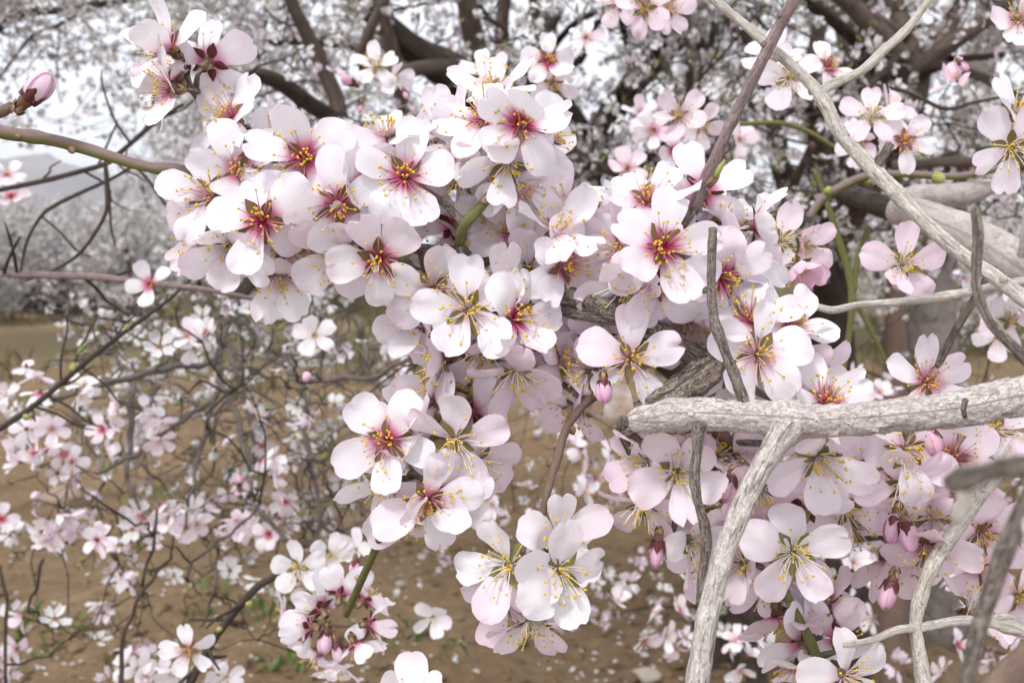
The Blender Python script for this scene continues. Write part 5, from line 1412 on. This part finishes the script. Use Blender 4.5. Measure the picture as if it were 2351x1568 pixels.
 (2200, 1150, .44, (0, -.3, .7), 150, .5, .40, 14, .95, G9, "pink blossom behind the upper part of the grey stick"),
 (2335, 1370, .46, (-.4, .1, .7), 200, .3, .36, 16, .9, G9, "pink blossom at the right edge low beside the blurred twig"),
 (1838, 1470, .43, (-.3, .35, -.7), 200, .8, .16, 12, .95, G6, "blossom seen from behind left of the bottom green shoot"),
 (1925, 1462, .43, (.35, .35, -.7), 60, .8, .16, 12, .95, G6, "blossom seen from behind right of the bottom green shoot"),
 (1830, 1540, .44, (-.3, -.6, .3), 250, .6, .20, 14, .95, G6, "pale blossom cut by the lower edge at the bottom green shoot"),
 (1945, 1560, .40, (.2, -.1, .5), 100, .3, .14, 16, .95, G6, "white blossom cut by the lower edge right of the green shoot"),
 # lower left cluster
 (889, 1010, .398, (-.1, .08, .98), 130, .95, .06, 8, 1.04, G7, "white blossom with crimson heart, leftmost of the lower left cluster"),
 (944, 974, .408, (-.55, .25, .75), 100, .08, .07, 18, .96, G7, "white stamened blossom with a narrow upright petal, top of the lower left cluster"),
 (1042, 1016, .396, (.02, -.3, .94), 150, .25, .12, 8, 1.04, G7, "pale blossom with long white stamens right of the green shoot"),
 (1045, 1134, .402, (.2, -.2, .92), 110, .85, .14, 10, .98, G7, "rosy hearted blossom at the lower right of the lower left cluster"),
 (979, 1154, .396, (0, -.38, .9), 285, .85, .12, 10, 1.0, G7, "blossom with ruby heart at the bottom of the lower left cluster"),
 (877, 1108, .41, (-.3, -.5, .75), 200, .15, .22, 14, .98, G7, "pinkish blossom facing down under the crimson hearted leftmost one"),
 (1090, 940, .425, (.55, .3, -.45), 10, .8, .16, 12, .95, G7, "turned away blossom right of the scaly bud knot"),
 (996, 918, .428, (-.55, .5, -.25), 150, .7, .10, 18, .9, G7, "turned away pale blossom left of the scaly bud knot"),
 (1098, 1062, .42, (.5, -.35, .5), 20, .2, .18, 12, .95, G7, "blossom at the right back of the lower left cluster"),
 (930, 1190, .42, (-.3, -.5, .5), 220, .3, .24, 14, .95, G7, "pinkish blossom at the bottom left of the lower left cluster"),
 (960, 1080, .432, (-.1, 0, .8), 60, .3, .20, 14, .95, G7, "half hidden blossom behind the green shoot of the lower left cluster"),
 # lowest trio
 (1167, 1298, .392, (-.3, .08, .95), 112, .06, .08, 10, 1.06, G8, "left blossom of the lowest trio, yellow stamens to its left"),
 (1284, 1236, .402, (.08, .35, .9), 92, .05, .08, 12, 1.0, G8, "top blossom of the lowest trio with one upright petal"),
 (1284, 1312, .388, (.08, -.2, .96), 150, .08, .10, 8, 1.06, G8, "right blossom of the lowest trio, broad petals and olive sepals"),
 (1222, 1430, .405, (.1, -.72, .55), 290, .05, .28, 14, .98, G8, "pinkish blossom facing down beneath the lowest trio"),
 (1150, 1380, .425, (-.4, -.4, .5), 200, .1, .40, 18, .92, G8, "pink cupped blossom at the back below the lowest trio"),
 # bottom edge
 (940, 1612, .41, (-.1, .4, .5), 95, .3, .16, 22, .95, None, "blossom cut by the bottom edge, three pale petals rising"),
]
for (px, py, d, n, roll, red, pink, tilt, size, g, lb) in NEAR:
    blossom(px, py, d, n, roll, red, pink, tilt, size * .93, lb, g)

# blossoms deeper in the clusters, half covered by those in front
ORD = ["first", "second", "third", "fourth", "fifth", "sixth", "seventh", "eighth", "ninth", "tenth", "eleventh", "twelfth", "thirteenth", "fourteenth", "fifteenth", "sixteenth", "seventeenth", "eighteenth"]
FILL = [
 ("half covered white blossom deep inside the left cluster", G2, .10, [(560, 470), (655, 440), (490, 505), (740, 540), (830, 545), (650, 575), (590, 425), (520, 520)]),
 ("half covered white blossom deep inside the top centre cluster", G3, .10, [(1000, 350), (1130, 330), (1225, 365), (950, 455), (1075, 300), (1150, 450), (980, 420)]),
 ("half covered blossom deep inside the middle cluster", G4, .18, [(1040, 765), (1130, 720), (1245, 690), (980, 775), (1090, 870), (1160, 800), (1030, 640)]),
 ("half covered blossom deep inside the right cluster", G5, .16, [(1380, 540), (1455, 610), (1570, 600), (1640, 665), (1510, 495), (1700, 600), (1760, 775), (1690, 860), (1390, 820), (1580, 690), (1800, 830)]),
 ("half covered pink blossom deep below the bare grey branch", G6, .32, [(1520, 1120), (1600, 1185), (1720, 1230), (1800, 1130), (1925, 1100), (2035, 1110), (1960, 1225), (2040, 1290), (2150, 1180), (1870, 1345), (1790, 1420), (2240, 1300), (2180, 1050), (2230, 1400), (1900, 1390), (1740, 1060), (1680, 1230), (2100, 1180)]),
 ("half covered blossom deep inside the lower left cluster", G7, .14, [(920, 1055), (1010, 1090), (1000, 965), (1070, 1080), (960, 1015)]),
 ("half covered blossom behind the lowest trio", G8, .20, [(1230, 1350), (1195, 1375), (1300, 1280)]),
]
rf_ = random.Random(31)
for lb, g, pk, pts in FILL:
    pts = sorted(pts)
    low = max(range(len(pts)), key=lambda k: pts[k][1]); top = min(range(len(pts)), key=lambda k: pts[k][1])
    for k, (x, y) in enumerate(pts):
        pre = "leftmost" if k == 0 else "rightmost" if k == len(pts) - 1 else "topmost" if k == top else "lowest" if k == low else ORD[k] + " from left,"
        blossom(x + rf_.gauss(0, 4), y + rf_.gauss(0, 4), rf_.uniform(.428, .452), (rf_.gauss(0, .4), rf_.gauss(-.1, .4), rf_.uniform(.3, 1)), rf_.uniform(0, 360), rf_.choice([.1, .5, .9]), pk, rf_.uniform(8, 34), rf_.uniform(.84, .95), pre + ' ' + lb, g)

# blurred petals right against the lens at the right edge
blossom(2475, 1058, .165, (-.1, .35, .85), 190, .1, .4, 6, .62, "badly blurred pale blossom at the right edge, above the blurred twig", "blurred blossoms near the lens", cen=0)
blossom(2505, 1262, .165, (-.3, .1, .8), 170, .1, .4, 6, .62, "badly blurred pale blossom at the right edge, lower of two", "blurred blossoms near the lens", cen=0)

# buds
BUDS = [
 (86, 206, .40, (.75, .65, .1), 1.05, .5, "pink tipped opening bud at the left edge", 1.0),
 (1386, 896, .395, (.0, -.9, .35), 0.67, .95, "round pink bud hanging under the five petal star blossom", 1.0),
 (1508, 1262, .395, (-.15, -.97, .1), 0.71, .95, "slim pink bud hanging with a maroon calyx", .72),
 (1672, 1118, .40, (-.35, -.85, .3), 0.75, .95, "plump pink bud left of the descending grey branch", 1.0),
 (2135, 1004, .405, (.1, -.9, .4), 0.78, 1.0, "salmon pink bud touching the underside of the bare branch", .95),
 (2052, 1205, .41, (-.3, -.9, .15), 0.78, .9, "deep pink bud below the nodding pink blossom", .95),
 (2082, 1222, .405, (.1, -.9, .2), 0.78, .8, "paler bud touching the deep pink one below the nodding blossom", .95),
 (2042, 1356, .41, (-.35, -.9, .2), 0.78, 1.0, "deep pink bud with long maroon calyx at lower right", .9),
 (1800, 1160, .42, (.3, -.8, .3), 0.68, .85, "pink bud beside the descending branch under the large pale blossom", .9),
 (705, 862, .80, (-.2, -.8, .4), 0.68, .9, "small pink bud among the grey twigs left of the middle cluster", 1.0),
 (813, 1300, .66, (-.1, -.9, .3), 0.68, .95, "small deep pink bud beside the hanging green shoot", 1.0),
 (549, 1104, 1.0, (.1, .9, .3), 0.84, .95, "small pink bud on the drooping grey twig", 1.0),
 (546, 1136, 1.0, (-.4, .3, .5), 0.55, .95, "tiny pink bud under the bud on the drooping grey twig", 1.0),
 (746, 1472, .60, (-.1, -.85, .45), 0.92, .6, "pale pink opening bud in the low left spur cluster", 1.0),
 (774, 1490, .60, (.2, -.9, .3), 0.82, .6, "narrower opening bud beside the pale pink one in the spur cluster", .8),
 (800, 186, .85, (-.5, .2, .5), 0.92, .8, "pink bud left of the small yellow centred flower near the top", 1.0),
 (930, 215, .85, (.3, -.8, .3), 0.55, 1.0, "tiny deep pink bud under the small yellow centred flower near the top", .8),
 (828, 245, .85, (-.1, -.9, .3), 0.55, 1.0, "tiny pink bud hanging at the left under the small flower near the top", .8),
 (2210, 150, .8, (.3, -.5, .3), 0.68, 1.0, "magenta bud by the edge-on purple blossom at top right", .9),
]
for (px, py, d, n, size, pink, lb, slim) in BUDS:
    bud(px, py, d, n, size, pink, lb, "almond buds", slim)

# spent petal beside the round bud
wp = link("withered_petal", PH[4]); wp.color = (0, .1, 1, 1)
wp.matrix_basis = Matrix.Translation(P(1428, 872, .396)) @ orient(camdir(.3, .1, .9), 262).to_4x4() @ Matrix.Scale(.85, 4)
tag(wp, "withered papery petal hanging beside the round pink bud", "petal")

# softer single blossoms further back (petal length in picture px sets their distance)
def dist_for(L): return 0.0205 * 2351 / (WK * L)
SOFT = [
 (1904, 153, 66, (.25, .25, .85), 105, 1, .14, "soft blossom with magenta heart behind the forked branch at top right"),
 (1812, 178, 78, (-.1, 0, .95), 100, .1, .26, "soft pale blossom with yellow centre behind the forked branch at top right"),
 (1770, 130, 70, (-.3, .3, .8), 140, .1, .26, "soft pink blossom left of the yellow centred one at top right"),
 (2003, 266, 72, (-.15, .45, .85), 85, .1, .45, "soft pink cup shaped blossom below the fork of the grey branch"),
 (2077, 324, 72, (.05, 0, .98), 55, .8, .22, "soft blossom with red heart right of the grey stub"),
 (2050, 255, 64, (.3, .4, .6), 70, .2, .6, "soft deep pink blossom behind the cup shaped one"),
 (1975, 330, 60, (-.6, -.2, .5), 250, .4, .4, "soft pink blossom in side view under the cup shaped one"),
 (2196, 180, 56, (-.4, .3, .3), 250, .3, .75, "purple pink blossom seen edge on at top right"),
 (2340, 42, 80, (-.1, .1, .9), 180, .5, .24, "soft blossom in the top right corner"),
 (1480, 18, 70, (-.2, -.2, .8), 100, .4, .5, "soft pink blossom at the top edge, middle of three"),
 (1420, 5, 66, (-.4, 0, .8), 170, .4, .5, "soft pink blossom at the top edge, left of three"),
 (1535, 20, 66, (.4, -.1, .8), 20, .4, .5, "soft pink blossom at the top edge, right of three"),
 (1258, 140, 66, (.1, .0, .95), 90, 1, .12, "soft blossom with red heart above the highest large blossom"),
 (1270, 195, 60, (.2, -.5, .7), 270, .4, .25, "soft blossom hanging beneath the red hearted one near the top"),
 (1115, 165, 62, (-.1, .4, .8), 100, .2, .16, "soft white blossom left of the highest large blossom"),
 (1345, 85, 44, (.0, .2, .9), 80, .5, .3, "small soft blossom right of the red hearted one near the top"),
 (862, 152, 58, (.0, .35, .9), 95, .05, .22, "small soft flower with yellow centre above the left cluster"),
 (905, 180, 50, (.5, -.2, .7), 20, .2, .28, "small soft flower right below the yellow centred one above the left cluster"),
 (1560, 265, 66, (-.2, .2, .8), 120, .3, .5, "soft pink blossom left of the purplish branch"),
 (1610, 290, 60, (.2, -.2, .8), 60, .3, .45, "soft pink blossom close by the purplish branch"),
 (1500, 300, 52, (-.3, -.2, .8), 200, .7, .4, "soft pink blossom with red heart left of the pair at the purplish branch"),
 (1470, 260, 46, (.1, .3, .8), 100, .5, .4, "smaller soft pink blossom up left of the pair at the purplish branch"),
 (1545, 345, 50, (.1, -.4, .7), 250, .8, .4, "soft pink blossom hanging under the pair at the purplish branch"),
 (1440, 385, 50, (-.2, .2, .9), 110, .5, .4, "soft pink blossom above the white shoulder of the right cluster"),
 (1700, 320, 44, (.2, .1, .8), 60, .3, .4, "soft pink blossom right of the purplish branch"),
 (2318, 735, 62, (-.1, .1, .9), 140, .2, .32, "soft pink blossom at the right edge under the pale bough"),
 (2290, 775, 56, (-.4, -.2, .7), 200, .2, .28, "soft pale blossom left of the one under the pale bough"),
 (2340, 700, 56, (.2, .5, .6), 90, .2, .3, "soft pink blossom higher at the right edge under the pale bough"),
 (432, 1494, 62, (.15, .1, .95), 100, .6, .04, "soft white five petal flower at the bottom left"),
 (400, 1540, 50, (-.2, -.5, .6), 250, .5, .1, "soft white flower just beneath the five petal one at bottom left"),
 (684, 1302, 62, (.0, .1, .95), 95, .05, .10, "soft white flower with yellow centre at the top of the slanting twig"),
 (757, 1275, 58, (.35, -.1, .8), 75, .05, .10, "soft white narrow petalled flower right of the yellow centred one"),
 (815, 1262, 54, (-.3, .3, .8), 150, .05, .14, "soft flower left behind the hanging green shoot"),
 (700, 1345, 60, (-.2, -.6, .6), 240, .4, .2, "soft pinkish flower below the yellow centred one"),
 (994, 1418, 48, (.1, -.1, .9), 60, .05, .16, "small soft flower with yellow heart over the bare soil, left of the trio"),
 (722, 770, 54, (.1, .1, .95), 100, .05, .08, "small soft flower with yellow centre under the left cluster"),
 (650, 1400, 50, (-.8, 0, .3), 250, .4, .12, "soft edge-on flower left of the low spur cluster"),
 (1960, 1290, 44, (.3, .2, .7), 40, .3, .3, "small soft pink blossom right of the yellow centred one at lower right"),
 (345, 652, 56, (.1, .05, .95), 45, .9, .03, "soft white flower with red heart on the level reddish twig"),
 (640, 690, 50, (.1, -.6, .6), 200, .9, .05, "soft white flower with dark calyx right below the left cluster"),
 # low spur cluster, all seen from behind
 (738, 1398, 78, (-.55, .4, -.6), 150, .9, .06, "back view blossom at the left of the low spur cluster"),
 (780, 1362, 78, (0, .75, -.5), 100, .9, .06, "back view blossom at the top of the low spur cluster"),
 (838, 1375, 78, (.6, .5, -.5), 60, .9, .06, "back view blossom at the upper right of the low spur cluster"),
 (850, 1432, 78, (.75, -.1, -.4), 350, .9, .08, "back view blossom at the right of the low spur cluster"),
 (712, 1440, 78, (-.75, -.1, -.3), 190, .7, .08, "blossom at the lower left of the low spur cluster"),
 (815, 1478, 78, (.3, -.75, -.1), 290, .7, .10, "blossom hanging at the lower right of the low spur cluster"),
 (730, 1505, 74, (-.4, -.7, .2), 240, .4, .3, "pinkish blossom hanging at the bottom left of the low spur cluster"),
 (775, 1530, 70, (0, -.8, .3), 270, .4, .1, "lowest blossom of the low spur cluster"),
]
for (px, py, L, n, roll, red, pink, lb) in SOFT:
    blossom(px, py, dist_for(L), n, roll, red, pink * .7, 14, .9, lb, "soft blossoms behind the focus", 0 if L > 57 else 1)

# small blurred clumps: members of a clump cannot be told apart and share its label
CLUMPS = [
 ("small white dark calyxed blossom on the slanting left twig", 36, [(85, 866), (92, 905), (60, 845), (120, 930)], 1, .05),
 ("small blurred pink blossom in the clump cut by the left edge", 33, [(13, 909), (0, 940), (30, 890)], 1, .25),
 ("small white blossom sitting on the pale curved twig at left", 39, [(194, 882), (186, 905)], 0, .03),
 ("small pink blossom in the dense clump at the left edge", 34, [(34, 1015), (75, 1040), (147, 1042), (119, 985), (60, 985), (105, 1030), (165, 1060), (40, 1060), (130, 1085), (95, 1075)], 6, .3),
 ("small pink blossom in the clump left of the upright grey twig", 33, [(251, 962), (270, 931), (250, 1043), (235, 985)], 3, .3),
 ("small pink blossom in the clump right of the upright grey twig", 33, [(354, 959), (373, 975), (367, 1012), (340, 940), (330, 985)], 3, .3),
 ("small white blossom in the round clump under the left cluster", 37, [(451, 780), (430, 770), (470, 765), (445, 800), (480, 790)], 2, .14),
 ("small pink blossom in the far left hanging clump", 36, [(125, 1227), (159, 1188), (105, 1195), (140, 1215), (110, 1240), (150, 1240), (90, 1225), (130, 1180)], 5, .3),
 ("small blossom right of the far left hanging clump", 36, [(218, 1201), (240, 1230), (225, 1240), (200, 1195)], 1, .25),
 ("small dark hearted blossom at the split of the drooping twigs", 36, [(328, 1186), (370, 1162), (354, 1204), (310, 1175), (385, 1190), (340, 1225)], 3, .2),
 ("small pink blossom in the clump below the drooping grey twig's end", 33, [(442, 1168), (452, 1204), (430, 1210), (470, 1175)], 3, .35),
 ("small pink blossom in the loose clump left of the green shoot", 36, [(556, 1204), (617, 1227), (540, 1195), (580, 1215), (640, 1190)], 3, .32),
 ("small pale blossom beside the upright twig left of the lower cluster", 36, [(630, 1090), (656, 1152), (600, 1060), (620, 1056), (640, 1120), (583, 950), (600, 975)], 4, .2),
 ("small blurred flower in the thin spray over the bare soil", 31, [(292, 1334), (280, 1320), (227, 1383), (237, 1405), (237, 1484), (225, 1470)], 0, .12),
 ("small pale blossom in the bottom edge clump, lower left", 36, [(302, 1497), (344, 1520), (315, 1535), (360, 1545), (285, 1525), (330, 1560), (250, 1560), (220, 1550)], 4, .2),
 ("small blurred blossom of the sprays at the bottom left corner", 34, [(49, 1419), (40, 1400), (23, 1513), (35, 1490), (20, 1540), (3, 1450)], 2, .2),
 ("small blurred blossom at the left edge above the soil", 33, [(3, 1191), (15, 1215)], 1, .15),
 ("small pale blossom at the bottom edge under the slanting twig", 36, [(520, 1555), (500, 1545)], 1, .15),
 ("small pink blossom on the twig between lower clusters", 34, [(1115, 1125), (1140, 1060), (1130, 1160), (1150, 1090)], 2, .25),
 ("small pale blossom behind the bare brown twig", 34, [(1330, 1030), (1350, 1060), (1310, 1000), (1370, 1100), (1345, 1130), (1400, 1040)], 5, .22),
 ("small pale blossom low between trio and thin grey twig", 33, [(1440, 1330), (1500, 1400), (1530, 1460), (1480, 1470), (1550, 1490), (1420, 1380), (1560, 1400), (1590, 1340)], 6, .2),
 ("small blossom in the tangle at lower right below the pink bud", 34, [(1990, 1200), (1980, 1330), (2010, 1300), (1950, 1380), (2000, 1420)], 4, .3),
 ("small pink blossom at lower right behind the slanted grey stick", 34, [(2190, 1330), (2230, 1390), (2200, 1480), (2240, 1520), (2300, 1440), (2330, 1500), (2160, 1540), (2060, 1520)], 5, .4),
 ("small blossom left of the descending branch's foot", 36, [(1690, 1470), (1720, 1500), (1700, 1540), (1740, 1460)], 3, .2),
 ("tiny pink blossom peeping over the bare branch", 28, [(1990, 880), (2020, 900), (1960, 860), (2050, 890)], 2, .3),
 ("small soft pink blossom at the left edge above the reddish twig", 36, [(15, 400), (25, 450)], 0, .4),
 ("small white blossom hanging behind the left of the middle cluster", 33, [(900, 790), (915, 850), (930, 770), (880, 810)], 2, .12),
 ("small soft blossom on the twigs right of the dark trunk", 31, [(2220, 640), (2260, 700)], 1, .3),
]
rc = random.Random(77)
SPRAY = []
for ci, (lb, L, pts, extra, pink) in enumerate(CLUMPS):
    allp = [(x, y, 1.0) for x, y in pts]
    for _ in range(extra):
        x, y = rc.choice(pts); allp.append((x + rc.gauss(0, 24), y + rc.gauss(0, 20), rc.uniform(1.0, 1.12)))
    keep = max(2, (len(allp) + 1) // 2)
    L = L * 1.12
    for (x, y, f) in allp[keep:][::2]:
        q = P(x, y, dist_for(L) * f * rc.uniform(.98, 1.1))
        SPRAY.append((tuple(q), (rc.gauss(0, .7), rc.gauss(-.5, .6), rc.gauss(.1, .6)), .0195, rc.random() < pink * 2))
    allp = sorted(allp[:keep])
    low = max(range(len(allp)), key=lambda k: allp[k][1]); top = min(range(len(allp)), key=lambda k: allp[k][1])
    for k, (x, y, f) in enumerate(allp):
        n = (rc.gauss(0, .55), rc.gauss(0.0, .5), rc.uniform(-.3, 1.0))
        pre = "leftmost" if k == 0 else "rightmost" if k == len(allp) - 1 else "topmost" if k == top else "lowest" if k == low else ORD[k] + " from left,"
        if len(allp) == 1: pre = "lone"
        blossom(x, y, dist_for(L) * f * rc.uniform(.96, 1.05), n, rc.uniform(0, 360), rc.choice([.1, .3, .5, .9]), pink * .6, 18, .92, pre + " " + lb, lb, 1)
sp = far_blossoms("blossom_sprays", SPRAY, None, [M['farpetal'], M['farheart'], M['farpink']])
tag(sp, "scattered small blossoms filling out the blurred sprays at left and bottom", "blossoms", kind="stuff")
# ------------------------------------------------------------------ the air between here and the hills
def haze():
    import bmesh
    m, nt, n, l = newmat("haze")
    pv = N(nt, "ShaderNodeVolumePrincipled", Density=0.00022)
    pv.inputs["Color"].default_value = (0.93, 0.94, 1.0, 1)
    out = N(nt, "ShaderNodeOutputMaterial"); l.new(pv.outputs[0], out.inputs["Volume"])
    x0, x1, y0, y1, z0, z1 = -2900, 2900, -30, 2750, -1.2, 240
    v = [(x0, y0, z0), (x1, y0, z0), (x1, y1, z0), (x0, y1, z0), (x0, y0, z1), (x1, y0, z1), (x1, y1, z1), (x0, y1, z1)]
    f = [(3, 2, 1, 0), (4, 5, 6, 7), (0, 1, 5, 4), (1, 2, 6, 5), (2, 3, 7, 6), (3, 0, 4, 7)]
    mb = MB(); mb.add(v, f)
    tag(link("haze", mb.mesh("haze", [m], False)), "thin pale haze lying over the orchard and hills", "haze", kind="stuff")
haze()
scene.cycles.volume_bounces = 0
scene.cycles.volume_step_rate = 10
